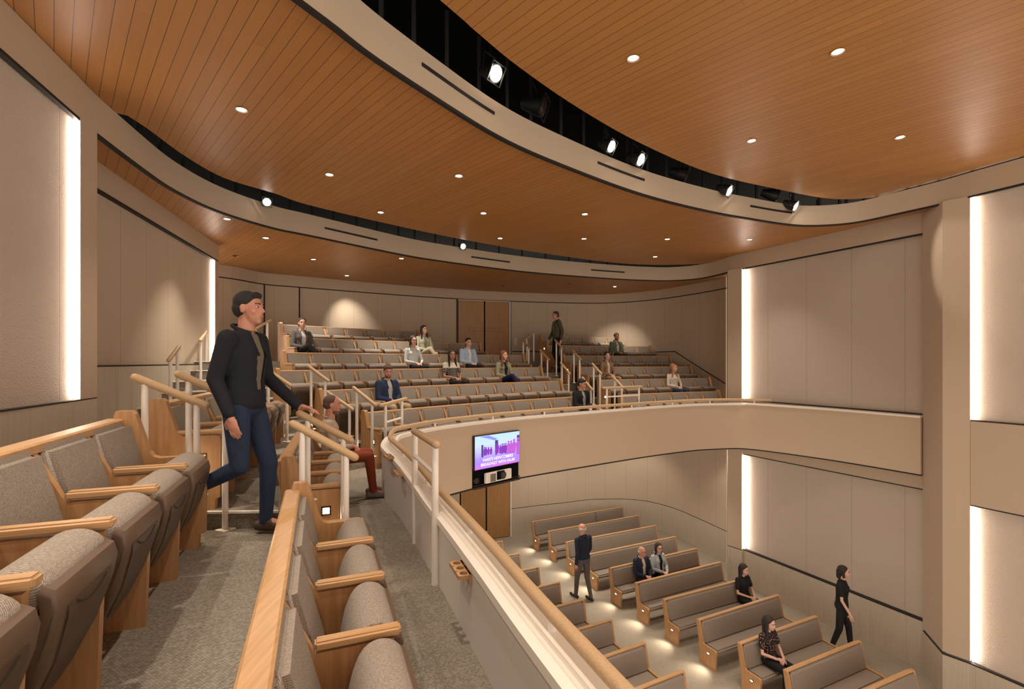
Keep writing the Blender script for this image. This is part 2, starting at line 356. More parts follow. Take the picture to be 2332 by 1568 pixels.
# centre tiers
tR = [R(a) for a in (104, 105, 105, 105, 105, 103)]
bmc = [p for p in IN if p.y > 5.0 and ang(p) < tL]
bmc = [p for p in bmc if ang(p) > R(104)]
tier(bmc + [pol(R0 + .12, ang(bmc[-1]) - R(1))] + [pol(R0 + .12, ang(bmc[-1]) - R(1) + (tL - ang(bmc[-1]) + R(1)) * i / 50) for i in range(51)], FLZ[0], label='carpeted front tier of the balcony')
for i in range(1, 5):
    tier(sector(R0 + .12 + RUN * (i - 1), R0 + .12 + RUN * i, R(106 if i < 3 else 106), R(146.3) if i < 3 else R(154)), FLZ[i], label='curved carpeted balcony tier %d from the front' % (i + 1))
tier(sector(R0 + .12 + RUN * 4, R0 + 6.0, R(100), R(156)), FLZ[5], label='carpeted top walkway of the balcony')
# half steps in the aisles
LE = {0: 826, 1: 724, 2: 627, 3: 642, 4: 650, 5: 636}; RE = {0: 1332, 1: 1273, 2: 1228, 3: 1188, 4: 1089, 5: 949}
RL = {0: 1410, 1: 1362.4, 2: 1317, 3: 1280, 4: 1243, 5: 1230}; RR = {0: 1632, 1: 1611, 2: 1569, 3: 1522, 4: 1478, 5: 1406}
for i in range(5):
    r1 = R0 + .12 + RUN * i
    for t0, t1 in ((ang(arc(LE[i], i)) + .004, R(146.3) if i < 2 else R(152.5)), (ang(arc(RL[i + 1], i + 1)) + .004, ang(arc(RE[i + 1], i + 1)) - .004)):
        tier(sector(r1 - .30, r1 + .001, t0, t1, 6), FLZ[i] + .164, name='floor', label='carpeted intermediate aisle step', zb=FLZ[i] - .02)
        ribbon_z = Z(FLZ[i] + .164)
# pale nosings
def nosing(path, z):
    struct(ribbon('trim_1', path, [(-.012, Z(z) - .012), (.012, Z(z) - .012), (.012, Z(z) + .004), (-.012, Z(z) + .004)], SILL, closed=True, smooth=False), 'pale metal stair nosing')
nosing([Vector((-1.75, 3.615)), Vector((-2.76, 3.575))], -1.12)
for i in range(2, 5):
    for rr, z in ((R0 + .12 + RUN * i - .30, FLZ[i] + .164), (R0 + .12 + RUN * i, FLZ[i + 1])):
        nosing([pol(rr, R(143.5) + R(8.5) * k / 8) for k in range(9)], z)

# ---- parapet: inner wall, white sill, outer fascia
zoff = [p.z + EYE for p in RAIL]
struct(ribbon('wall_parapet', RAIL, [(-.10, -1.12), (-.10, -.155), (-.06, -.155), (-.06, -1.12)], PARW, closed=True, zs=zoff, smooth=True), 'grey painted inner parapet wall')
struct(ribbon('trim_2', RAIL, [(-.104, -.157), (-.104, -.145), (-.05, -.145), (-.05, -.157)], BLACK, closed=True, zs=zoff, smooth=False), 'dark reveal under the sill')
struct(ribbon('trim_3', RAIL, [(-.115, -.142), (-.115, -.095), (-.07, -.088), (-.055, -.100), (.035, -.100), (.05, -.085), (.085, -.085), (.085, -.125), (.0, -.142)], SILL, closed=True, zs=zoff), 'white parapet sill')
zf = [EYE + min(0, p.z + .93) for p in FASC]
struct(ribbon('wall_balcony', FASC, [(.07, -2.08), (.07, -1.035), (.02, -1.035), (.02, -2.08)], mat('balcony_plaster', (.55, .43, .32), .8, spec=.2), closed=True, zs=zf), 'curved beige balcony front')
struct(ribbon('trim_4', FASC, [(.085, -1.04), (.085, -1.005), (-.04, -1.0), (-.04, -1.04)], SILL, closed=True, zs=zf), 'white lip of the balcony front')
struct(ribbon('trim_5', FASC, [(.074, -2.10), (.074, -2.075), (.0, -2.075), (.0, -2.10)], BLACK, closed=True, zs=zf), 'dark reveal under the balcony front')
# soffit under the balcony
bm = bmesh.new(); pl = [Vector(p[:2]) for p in offset(FASC, -.06) if p.y > 3]
slab_cdt(bm, pl + [Vector((8.2, 9.5)), Vector((6.6, 15)), Vector((4, 17.6)), Vector((-9, 17.6)), Vector((-9, 2))], Z(-2.10), Z(-2.05)); struct(link('ceiling', bm, WALLP), 'soffit below the balcony')
# rail on the parapet
rt = empty('balcony_handrail', (RAIL[3].x, RAIL[3].y, RAIL[3].z + EYE)); tag(rt, 'long curved oak handrail on short white brackets along the balcony parapet', 'handrail')
def rel(o, root): o.parent = root; o.matrix_parent_inverse = Matrix.Translation(-Vector(root.location)); return o
bm = bmesh.new(); pts = [Vector((p.x, p.y, p.z + EYE)) for p in RAIL]; tube(bm, pts, .030, 14); rel(link('rail', bm, RAILW, None, True), rt)
br_px = [1222, 1045, 975, 930, 903, 1038, 1143, 1239, 1331, 1416, 1496, 1578, 1660, 1751]
acc = 0; nxt = .35
for a, b in zip(pts, pts[1:]):
    acc += (b - a).length
    if acc >= nxt and b.y > -.5:
        nxt = acc + 1.06
        bm = bmesh.new(); cyl(bm, (b.x, b.y, b.z - .10), (b.x, b.y, b.z - .02), .018); rel(link('bracket', bm, WHITE, None, True), rt)

# ---- lower back wall with door
zc = Z(-2.1)
iW = 0
def split(path, pxa, pxb):
    """part of the path between two image columns"""
    k = lambda p: p[0] / p[1] * F + CX
    out = [hit(path, pxa)] + [Vector(p) for p in path if pxa < k(p) < pxb] + [hit(path, pxb)]; return out
LWp = split(wallL, 1163, 1654)
for nm, z0, z1, m in (('wall_back', -4.80, -2.1, WALL), ('wall_back', -5.7, -4.815, WAIN)): struct(vwall(nm, LWp, Z(z0), Z(z1), m), 'curved lower back wall')
struct(vwall('trim_6', LWp, Z(-4.818), Z(-4.797), BLACK, thick=.02), 'dark reveal of the lower back wall')
wl0 = hit(wallL, 1164); wd = (hit(wallL, 1225) - wl0).normalized(); dl = wl0 - wd * 1.70
struct(vwall('wall_back', [dl - wd * 6, dl - wd * .03], Z(-5.7), Z(-2.1), WALL), 'lower back wall left of the door')
def door(nm, a, b, z0, z1, label, handside=True):
    """double door between plan points a-b, leaves, dark gap, frame and panels"""
    u = (b - a).normalized(); L = (b - a).length; n = Vector((u.y, -u.x)); rz = atan2(u.y, u.x)
    r = empty(nm, (a.x, a.y, z0), rz); struct(r, label)
    for k in (0, 1):
        x0 = .012 if k == 0 else L / 2 + .025; x1 = L / 2 - .025 if k == 0 else L - .05
        bm = bmesh.new(); box(bm, ((x0 + x1) / 2, .02, (z1 - z0) / 2 + .005), (x1 - x0, .045, z1 - z0 - .03)); link('door_leaf', bm, DOORW, r)
        bm = bmesh.new(); xc = L / 2 - .30 if k == 0 else L / 2 + .33; zc_ = (z1 - z0) * .52
        for dx, dz, sx, sz in ((0, .055, .50, .008), (0, -.055, .50, .008), (-.25, 0, .008, .118), (.25, 0, .008, .118)): box(bm, (xc + dx, -.004, zc_ + dz), (sx, .006, sz))
        link('push_bar', bm, mat('door_groove', (.16, .075, .03), .5), r)
    bm = bmesh.new(); box(bm, (L / 2, .045, (z1 - z0) / 2), (L + .04, .03, z1 - z0)); link('door_gap', bm, VOID, r)
    bm = bmesh.new(); box(bm, (L - .02, .0, (z1 - z0) / 2), (.035, .07, z1 - z0)); box(bm, (L / 2, .0, z1 - z0 - .008), (L, .07, .016)); link('frame', bm, WHITE, r)
    return r
door('door_2', dl, wl0, 0, Z(-2.1) , 'lower double oak door under the balcony')

# ---- upper back wall with door
UWa = split(wallU, 440, 1042); UWb = split(wallU, 1163, 1657)
zfl = Z(-1.7)
for pth in (UWa, UWb):
    struct(vwall('wall_back', pth, zfl, Z(TRIM), WALL), 'curved upper back wall')
full = split(wallU, 440, 1657)
struct(vwall('wall_back', full, Z(TRIM) + .03, Z(3.0), WALLP), 'plaster band above the upper back wall')
struct(vwall('trim_7', full, Z(TRIM), Z(TRIM) + .03, BLACK, thick=.03), 'dark reveal round the upper back wall')
ua = hit(wallU, 1043); ub = hit(wallU, 1162); door('door_1', ua, ub, Z(0), Z(TRIM), 'upper double oak door in the back wall')
for px in (602, 682, 1040.5, 1163):
    p = hit(wallU, px); n = -p.normalized(); bm = bmesh.new(); cyl(bm, (p.x + n.x * .01, p.y + n.y * .01, Z(-.1)), (p.x + n.x * .01, p.y + n.y * .01, Z(TRIM)), .018, n=6); struct(link('trim_8', bm, BLACK), 'dark vertical door reveal')
bs = split(wallU, 1166, 1232)
struct(ribbon('trim_9', bs, [(.02, Z(.325)), (.02, Z(.355))], BLACK), 'dark rail line beside the upper door')
# sloping reveal on the right of the back wall
def wall_line(pts, wd=.025):
    bm = bmesh.new()
    P3 = []
    for px, py in pts:
        p = hit(wallU, px); n = -p.normalized() * .03; P3.append(Vector((p.x + n.x, p.y + n.y, zr(py, p.y))))
    tube(bm, P3, wd / 2, 6); return struct(link('trim_10', bm, BLACK), 'dark stepped reveal on the curved wall')
wall_line([(1493, 801.5), (1512, 800.5), (1537, 799.5), (1560, 815), (1585, 831), (1610, 847), (1632, 860.5), (1652, 873)])
# wall sign and switch plates
def plate(px, py, w_, h_, m, label, cat, nm):
    p = hit(wallU, px); n = (Vector(p) - hit(wallU, px + 4)).normalized(); rz = atan2(-n.y, -n.x)
    bm = bmesh.new(); box(bm, (0, 0, 0), (w_, .02, h_)); o = link(nm, bm, m, bevel=.003); q = p - p.normalized() * .02; o.location = (q.x, q.y, zr(py, q.y)); o.rotation_euler = (0, 0, rz); return tag(o, label, cat)
plate(592, 716, .14, .075, WHITE, 'small pale sign on the back wall left of the dark door line', 'sign', 'wall_sign')
plate(1174, 777, .11, .50 / 2, mat('pale_plate', (.62, .56, .48), .6), 'tall pale switch plate beside the upper oak door', 'switch', 'switch_plate')

# ---- right side walls
out = Vector((.888, .46))
def vseg(nm, a, b, z0, z1, m, lab, th=.05): return struct(vwall(nm, [a, b], Z(z0), Z(z1), m, thick=th), lab)
ru = (A2 - A1).normalized()
# bay 1
a1 = A1 + out * .09; a2 = A2 + out * .10 + ru * .3
vseg('wall_right', a1 + ru * .0, a2, -.983, 2.357, WALLT, 'stippled upper panel of the first right bay')
vseg('wall_right', A1 - ru * .02, A2 + ru * .1, -2.365, -.995, WALLP, 'plaster band of the first right bay', .15)
vseg('wall_right', a1 + ru * .0, a2, -4.79, -2.375, WALLT, 'stippled lower panel of the first right bay')
vseg('wall_right', A1 - ru * .05, A2 + ru * .1, -5.7, -4.815, WAIN, 'limed wainscot of the first right bay', .15)
for z in (-.99, -2.37, -4.80): vseg('trim_11', A1 + out * .0, A2 + ru * .08, z - .012, z + .012, BLACK, 'dark reveal of the first right bay', .16)
# column 1
c0 = P(1654.6, 1208, ZW); c1 = P(1661, 1245, ZW); c2 = P(1690, 1254.5, ZW)
c1 = Q(1657, 12.62); c2 = Q(1689, 12.30); cz = Q(1655.5, 13.6)
for z0, z1, m in ((-4.80, F2B, WALLP), (-5.7, -4.815, WAIN)):
    struct(vwall('wall_right', [cz, c1, c2, c2 + out * .15], Z(z0), Z(z1), m), 'pilaster at the first right bay')
struct(vwall('trim_12', [cz, c1, c2, c2 + out * .05], Z(-4.818), Z(-4.797), BLACK, thick=.04), 'dark reveal of the right pilaster')
# column 2 and bay 2
e1 = Q(2102, 8.86); e2 = Q(2146.5, 8.17); e3 = Q(2209, 7.9)
struct(vwall('wall_right', [e1 + (e1 - e2) * .02, e2, e3, e3 + out * .16], Z(-4.9), Z(F1B), WALLP), 'wide pilaster at the second right bay')
struct(vwall('wall_right', [e1, e2, e3, B2, B3], Z(-5.7), Z(-4.95), WAIN), 'limed wainscot of the second right bay')
struct(vwall('trim_13', [e1, e2, e3, B2], Z(-4.955), Z(-4.93), BLACK, thick=.06), 'dark reveal of the second right bay')
for z0, z1, m, o_ in ((-.965, 2.70, WALLT, .085), (-2.35, -.975, WALLP, .0), (-4.93, -2.36, WALLT, .085)):
    vseg('wall_right', B1 + out * o_, B3 + out * o_, z0, z1, m, 'second right bay wall', .08)
for z in (-.970, -2.355): vseg('trim_14', B1, B3, z - .01, z + .01, BLACK, 'dark reveal of the second right bay', .14)
# LED strips
def led(a, z0, z1, along, label, inn=.05):
    """vertical light strip tucked at plan point a; light grazes the recessed panel"""
    bm = bmesh.new(); box(bm, (0, 0, 0), (.022, .022, z1 - z0 - .04), Matrix.Rotation(atan2(along.y, along.x), 3, 'Z')); o = link('light_strip', bm, LED)
    o.location = (a.x, a.y, Z((z0 + z1) / 2)); return tag(o, label, 'light strip', 'recessed vertical light strips')
led(c2 + out * .075 + ru * .030, -.983, 2.357, ru, 'glowing vertical strip at the left edge of the upper right panel beyond the balcony front')
led(c2 + out * .075 + ru * .030, -4.79, -2.375, ru, 'glowing vertical strip on the lower right wall below the balcony front')
bu = (B3 - B1).normalized()
led(B1 + out * .045 + bu * .02, -.965, 2.70, bu, 'glowing vertical strip on the nearest upper right panel')
led(B1 + out * .045 + bu * .02, -4.93, -2.36, bu, 'glowing vertical strip on the nearest lower right panel')

# ---- left side walls (room lies to the right of travel: travel away from camera)
lout = Vector((-ld.y, ld.x))
def lseg(a, b, z0, z1, m, lab, nm='wall_left', th=.06): return struct(vwall(nm, [a, b], Z(z0), Z(z1), m, thick=th), lab)
PZ = -.372
lseg(L1z + lout * .065, L1b + lout * .065 + ld * .02, PZ, F2B, WALLT, 'stippled upper panel of the near left wall')
lseg(L1z + lout * .02, L1c, -1.0, PZ - .01, WAIN, 'limed wainscot of the near left wall', th=.14)
struct(vwall('wall_left', [L1b + lout * .12, L1b, L1c, L1c + lout * 1.2], Z(PZ), Z(F2B), WALLP, thick=.04), 'pilaster of the near left wall')
struct(vwall('trim_15', [L1z, L1c], Z(PZ - .012), Z(PZ), BLACK, thick=.14), 'dark reveal under the near left panel')
led(L1b + lout * .028 - ld * .018, PZ, F2B, ld, 'brightest glowing vertical strip beside the near left pilaster')
# wall 2
w2o = Vector((-w2d.y, w2d.x)); TR2 = TRIM - .02; WB2 = -.05
lseg(W2s + w2o * .06, W2e + w2o * .06, WB2, TR2, WALL, 'panelled second left wall')
lseg(W2s, W2b, TR2 + .03, 3.0, WALLP, 'plaster band above the second left wall', th=.12)
lseg(W2s, W2b, TR2, TR2 + .03, BLACK, 'dark reveal above the second left wall', 'trim_16', .12)
lseg(W2s, W2b, WB2 - .02, WB2, BLACK, 'dark reveal below the second left wall', 'trim_17', .12)
lseg(W2s, W2b, -1.2, WB2 - .02, WAIN, 'limed wainscot of the second left wall', th=.12)
struct(vwall('wall_left', [W2e + w2o * .1, W2e, W2b, W2b + w2o * 1.6], Z(-.6), Z(TR2 + .03), WALLP, thick=.04), 'pilaster of the second left wall')
led(W2e + w2o * .026 - w2d * .018, WB2, TR2, w2d, 'slim glowing vertical strip at the end of the second left wall')

# ------------------------------------------------------------------ ceilings and fascias
f1 = [(690, 0), (770, 60), (850, 123.5), (989, 216), (1133, 306), (1261.6, 365), (1461, 440), (1621.6, 480), (1700, 494), (1782.5, 507.3), (1847, 512), (1943, 505.7), (2050, 483), (2145, 462), (2209, 445.6), (2332, 415.5)]
f2 = [(245.5, 306), (335, 388), (402, 433), (500, 480), (625, 518), (700, 533), (900, 575), (1000, 592), (1200, 618), (1400, 633.5), (1480, 637), (1530, 637.5), (1600, 632), (1686, 613.7), (1850, 583), (2101, 532)]
p1 = [P(x, y, F1B) for x, y in f1]; p2 = [P(x, y, F2B) for x, y in f2]
dd = (p1[0] - p1[2]).normalized(); p1 = [p1[0] + dd * k for k in (8.0, 7.1, 6.2, 5.3, 4.4, 3.6, 2.8, 2.0, 1.3, .6)] + p1; p1 += [p1[-1] + (p1[-1] - p1[-2]).normalized() * 5]
p2 = [L1z, L1a, L1b, L1c] + p2[1:13] + [A1 - out * .03 + (A1 - A2) * .02, A1.lerp(A2, .33) - out * .03, A1.lerp(A2, .66) - out * .03, A2 - out * .03, A2 - out * .03 + (A2 - A1).normalized() * .5]
FP1 = smoothpath(catmull(p1, 8), 6); FP2 = smoothpath(catmull(p2, 8), 6)
for FP, zb, zt, nm in ((FP1, F1B, F1T, 'trim_18'), (FP2, F2B, F2T, 'trim_19')):
    struct(ribbon(nm, FP, [(0, Z(zb)), (0, Z(zt)), (-.04, Z(zt)), (-.04, Z(zb))], WALLP, closed=True, smooth=False), 'curved beige ceiling fascia')
    struct(ribbon('trim_20', FP, [(-.003, Z(zb) - .028), (-.003, Z(zb) + .001), (-.05, Z(zb) + .001), (-.05, Z(zb) - .028)], BLACK, closed=True), 'dark reveal under the ceiling fascia')
e1px = [(1002, 0), (1081.5, 69.5), (1184, 154), (1321, 248), (1461, 327), (1621, 395), (1782, 433), (1879, 451), (1943, 453), (2010, 447)]
E1 = [P(x, y, H1) for x, y in e1px]; dd = (E1[0] - E1[2]).normalized(); E1 = [E1[0] + dd * 8, E1[0] + dd * 3] + E1
tailf = [p for p in FP1 if p.y < E1[-1].y + .05 and p.x > E1[-1].x + .1]
E1 = catmull(E1, 5) + tailf
bm = bmesh.new(); slab_cdt(bm, E1 + [Vector((14, -6)), Vector((4, -8))], Z(H1), Z(H1) + .06); struct(link('ceiling', bm, CEILW), 'boarded oak ceiling over the lower floor')
e2px = [(290, 263), (339, 295), (424, 357), (513, 406), (625, 440), (700, 465.7), (871, 506.5), (1043, 543), (1215, 573), (1386, 596.5), (1493, 603), (1592, 601)]
E2 = [P(x, y, H2) for x, y in e2px]
left = [p + Vector((-.03, 0)) for p in FP2 if p.y < E2[0].y - .05 and p.x < 0 and p.y > -3]
right = [p + Vector((.03, .03)) for p in FP2 if p.x > E2[-1].x + .15]
G2 = left + catmull(E2, 5) + right
inner1 = [p for p in offset(FP1, -.035) if p.x < right[-1].x - .05 and p.y > -3]
bm = bmesh.new(); slab_cdt(bm, G2 + [inner1[-1]] + inner1[::-1], Z(H2), Z(H2) + .06); struct(link('ceiling', bm, CEILW), 'boarded oak ceiling over the balcony')
inner2 = [p for p in offset(FP2, -.035) if p.y > 4.3]
bm = bmesh.new(); slab_cdt(bm, inner2 + [Vector((8.5, 9.5)), Vector((7.5, 15)), Vector((4, 18.5)), Vector((-10, 18.5)), Vector((-10, 4))], Z(H3), Z(H3) + .06); struct(link('ceiling', bm, CEILW), 'boarded oak ceiling at the back of the balcony')
# black plenum above
bm = bmesh.new(); box(bm, (1, 7, Z(4.3)), (26, 30, .1)); 
for c, s in (((-11.9, 7, Z(3.7)), (.1, 30, 1.3)), ((13.9, 7, Z(3.7)), (.1, 30, 1.3)), ((1, 21.9, Z(3.7)), (26, .1, 1.3)), ((1, -7.9, Z(3.7)), (26, .1, 1.3))): box(bm, c, s)
struct(link('ceiling', bm, VOID), 'black plenum above the ceilings')
# struts in the slots
for FP, zt, hh in ((FP1, F1T, H1), (FP2, F2T, H2)):
    bm = bmesh.new(); o_ = offset(FP, -.30); acc = 0
    for a, b in zip(o_, o_[1:]):
        acc += (b - a).length
        if acc > .42 and b.y > 1: acc = 0; box(bm, (b.x, b.y, Z(zt + .35)), (.04, .04, 1.1))
    struct(link('trim_21', bm, mat('plenum_strut', (.03, .026, .024), .8)), 'black struts inside the ceiling slot')
# slot diffusers on the fascias
def slotd(FP, xa, xb, zc_, label):
    a = hit(FP, xa); b = hit(FP, xb); pth = split(FP, xa, xb)
    o = ribbon('slot_diffuser', pth, [(.004, Z(zc_) - .018), (.012, Z(zc_) - .018), (.012, Z(zc_) + .018), (.004, Z(zc_) + .018)], BLACK, closed=True); tag(o, label, 'vent', 'black slot diffusers on the ceiling fascias')
for i, (xa, xb, n_) in enumerate(((960, 1125, 'longest'), (1361, 1467, 'second'), (1708, 1803, 'third'))): slotd(FP1, xa, xb, (F1B + F1T) / 2 + .03, 'black slot diffuser on the nearer ceiling fascia, %s from the left' % ('first', 'second', 'third')[i])
for i, (xa, xb) in enumerate(((739, 859), (1073, 1161), (1346, 1422))): slotd(FP2, xa, xb, (F2B + F2T) / 2, 'black slot diffuser on the farther ceiling fascia, %s from the left' % ('first', 'second', 'third')[i])

# ------------------------------------------------------------------ downlights
def downlight(px, py, h, label, power=1.0, on=True, at=None, ang_=88, aim=(0, 0, -1)):
    p = at or P(px, py, h); t = empty('ceiling_downlight', (p.x, p.y, Z(h))); tag(t, label, 'ceiling light', 'recessed round ceiling downlights')
    bm = bmesh.new(); r = bmesh.ops.create_cone(bm, cap_ends=False, segments=24, radius1=.062, radius2=.05, depth=.012); bmesh.ops.translate(bm, verts=r['verts'], vec=(0, 0, -.005)); link('trim_ring', bm, CHROME, t, True)
    bm = bmesh.new(); bmesh.ops.create_circle(bm, cap_ends=True, segments=24, radius=.045); o = link('lens', bm, LENS if on else GLASSD, t); o.location = (0, 0, -.004)
    if on: l = lamp('SPOT', (0, 0, -.015), K_DOWN * power, aim, angle=ang_, blend=1.0, size=.05, parent=t)
    return t
ordn = ['first', 'second', 'third', 'fourth', 'fifth', 'sixth', 'seventh', 'eighth', 'ninth', 'tenth', 'eleventh', 'twelfth', 'thirteenth', 'fourteenth']
for i, (x, y) in enumerate(((1442, 132), (1712, 320), (1908, 117), (2050, 312))): downlight(x, y, H1, 'round downlight in the nearest oak ceiling, %s from the left of four' % ordn[i], 1.5)
for i, (x, y) in enumerate(((550, 249), (750, 397), (867, 483), (1045, 400), (1101, 485), (1139, 542), (1330, 543), (1332, 487), (1492, 584), (1520, 544), (1707, 545))):
    downlight(x, y, H2, 'round downlight in the middle oak ceiling, %s from the left of eleven' % ordn[i], 1.0)
for i, (x, y, on) in enumerate(((517, 498, 1), (536, 582, 0), (605, 541, 1), (714, 590, 1), (914, 588, 1), (790, 627, 1), (1145, 650, 0), (1297, 646, 0), (1400, 652, 1))):
    wash = x in (790, 1400); a_ = (0, 0, -1); pw = 1.7
    if wash:
        q_ = P(x, y, H3); w_ = hit(wallU, x + 8); n_ = (w_ - q_).normalized(); a_ = (n_.x * .62, n_.y * .62, -1); pw = 1.1 if x == 790 else 1.6
    downlight(x, y, H3, 'small %s downlight in the farthest oak ceiling, %s from the left of nine' % ('lit' if on else 'unlit', ordn[i]), pw, bool(on), ang_=62 if wash else 80, aim=a_)
# lamps outside the frame that the ceilings carry towards the stage
for k, (x, y, h) in enumerate(((-1.6, 1.2, H2), (-2.6, .2, H2), (-.4, 2.2, H2), (-3.0, 2.6, H2), (2.2, 1.6, H1), (4.2, 1.8, H1), (6.2, 1.9, H1), (5.8, 3.6, H1), (1.2, -.6, H1), (3.4, -.4, H1), (5.6, -.2, H1))):
    downlight(0, 0, h, 'round downlight in the oak ceiling out of frame towards the stage', 1.2, True, Vector((x, y)))
# under the balcony
for k, px in enumerate((1190, 1300, 1420, 1648)):
    p = hit(wallL, px); q = p - (p - Vector((4.0, 10.5))).normalized() * 1.0
    t = empty('ceiling_downlight', (q.x, q.y, Z(-2.12))); tag(t, 'round downlight in the soffit under the balcony hidden behind its front', 'ceiling light', 'soffit downlights')
    bm = bmesh.new(); bmesh.ops.create_circle(bm, cap_ends=True, segments=20, radius=.05); o = link('lens', bm, LENS, t); o.location = (0, 0, -.004)
    lamp('SPOT', (0, 0, -.02), K_DOWN * .45, angle=110, blend=.8, parent=t)
for k in range(4):
    q = Vector((-1.2 + k * 1.7, 11.5 + k * .45)); t = empty('ceiling_downlight', (q.x, q.y, Z(-2.12))); tag(t, 'round downlight in the middle of the balcony soffit', 'ceiling light', 'soffit downlights')
    bm = bmesh.new(); bmesh.ops.create_circle(bm, cap_ends=True, segments=20, radius=.05); o = link('lens', bm, LENS, t); o.location = (0, 0, -.004)
    lamp('SPOT', (0, 0, -.02), K_DOWN * .8, angle=110, blend=.8, parent=t)

# ------------------------------------------------------------------ stage lights in the slots
def stage_light(px, py, FP, off_, zc_, size, on, label, aim):
    p = hit(offset(FP, -off_) if off_ else FP, px); c = Vector((p.x, p.y, zr(py, p.y)))
    t = empty('stage_light', c); tag(t, label, 'spotlight', 'theatre spotlights in the ceiling slots')
    q = Vector(aim).normalized().to_track_quat('Z', 'Y'); t.rotation_euler = q.to_euler(); s = size
    bm = bmesh.new(); cyl(bm, (0, 0, -.62 * s), (0, 0, -.28 * s), .13 * s, .22 * s, 20); cyl(bm, (0, 0, -.28 * s), (0, 0, -.03 * s), .22 * s, .25 * s, 20); link('housing', bm, METB, t, True)
    bm = bmesh.new()
    for k in range(4):
        a = k * pi / 2 + pi / 4; cyl(bm, (cos(a) * .36 * s, sin(a) * .36 * s, .0), (cos(a + pi / 2) * .36 * s, sin(a + pi / 2) * .36 * s, .0), .018 * s, n=6)
    link('filter_frame', bm, METB, t)
    bm = bmesh.new(); r = bmesh.ops.create_uvsphere(bm, u_segments=20, v_segments=8, radius=.205 * s); bmesh.ops.transform(bm, matrix=Matrix.Diagonal((1, 1, .18, 1)), verts=r['verts']); o = link('lens', bm, LENS if on else GLASSD, t, True); o.location = (0, 0, -.02 * s)
    up = q.inverted() @ Vector((0, 0, 1))
    bm = bmesh.new(); side = Vector((0, 0, 1)).cross(up).normalized()
    for k in (-1, 1): cyl(bm, side * .27 * s * k + Vector((0, 0, -.28 * s)), side * .22 * s * k + Vector((0, 0, -.28 * s)) + up * .50 * s, .02 * s, n=8)
    cyl(bm, side * .24 * s + Vector((0, 0, -.28 * s)) + up * .48 * s, -side * .24 * s + Vector((0, 0, -.28 * s)) + up * .48 * s, .02 * s, n=8)
    cyl(bm, Vector((0, 0, -.28 * s)) + up * .48 * s, Vector((0, 0, -.28 * s)) + up * 1.1 * s, .025 * s, n=8); link('yoke', bm, METB, t, True)
    if on: lamp('SPOT', (0, 0, .03), 120 * size * 2, (0, 0, 1), 34, .5, .08, (1, .88, .74), t)
for i, (x, y, s, on) in enumerate(((1131, 168, .42, 1), (1240, 245, .46, 0), (1394, 334, .38, 1), (1461, 364, .42, 1), (1565, 400, .44, 0), (1662, 435, .40, 1), (1772, 447, .44, 0), (1813, 470, .40, 1))):
    stage_light(x, y, FP1, -.16 if on else .05, 0, s * (1.0 if on else 1.15), on, '%s black theatre spotlight in the near ceiling slot, %s from the left' % ('lit' if on else 'unlit', ordn[i]), (.75, -.62, -.55) if on else (.9, -.3, -.35))
for i, (x, y) in enumerate(((608, 460), (1055, 561))): stage_light(x, y, FP2, -.12, 0, .30, 1, 'small lit black spotlight on the far ceiling fascia, %s' % ('left one', 'right one')[i], (.55, -.75, -.35))

# ------------------------------------------------------------------ auditorium seats
def fab_box(bm, c, s, rot=None, bev=.02, seg=3):
    b2 = bmesh.new(); box(b2, (0, 0, 0), s); bmesh.ops.bevel(b2, geom=list(b2.edges), offset=bev, segments=seg, affect='EDGES')
    bmesh.ops.transform(b2, matrix=Matrix.Translation(c) @ ((rot or Matrix()).to_4x4()), verts=b2.verts); me = bpy.data.meshes.new('tmp'); b2.to_mesh(me); b2.free(); bm.from_mesh(me); bpy.data.meshes.remove(me)
PW = .50
TILT = Matrix.Rotation(R(15), 3, 'X')
def loft(bm, pts, w2, taper=None, rows=((1, .030), (.985, .014), (.95, .004), (.86, 0), (0, 0))):
    # profile swept along x with softly rounded ends
    cy = sum(p[0] for p in pts) / len(pts); cz = sum(p[1] for p in pts) / len(pts); n = len(pts); R_ = []
    for sx, ins in [(-a, b) for a, b in rows] + [(a, b) for a, b in rows[::-1][1:]]:
        ring = []
        for y, z in pts:
            d = sqrt((y - cy) ** 2 + (z - cz) ** 2); k = 1 - ins / max(d, .04); k = max(k, .3)
            ring.append(bm.verts.new((sx * w2 * (taper(y, z) if taper else 1), cy + (y - cy) * k, cz + (z - cz) * k)))
        R_.append(ring)
    bm.faces.new(R_[0]); bm.faces.new(R_[-1][::-1])
    for a, b in zip(R_, R_[1:]):
        for i in range(n): bm.faces.new((a[i], b[i], b[(i + 1) % n], a[(i + 1) % n]))
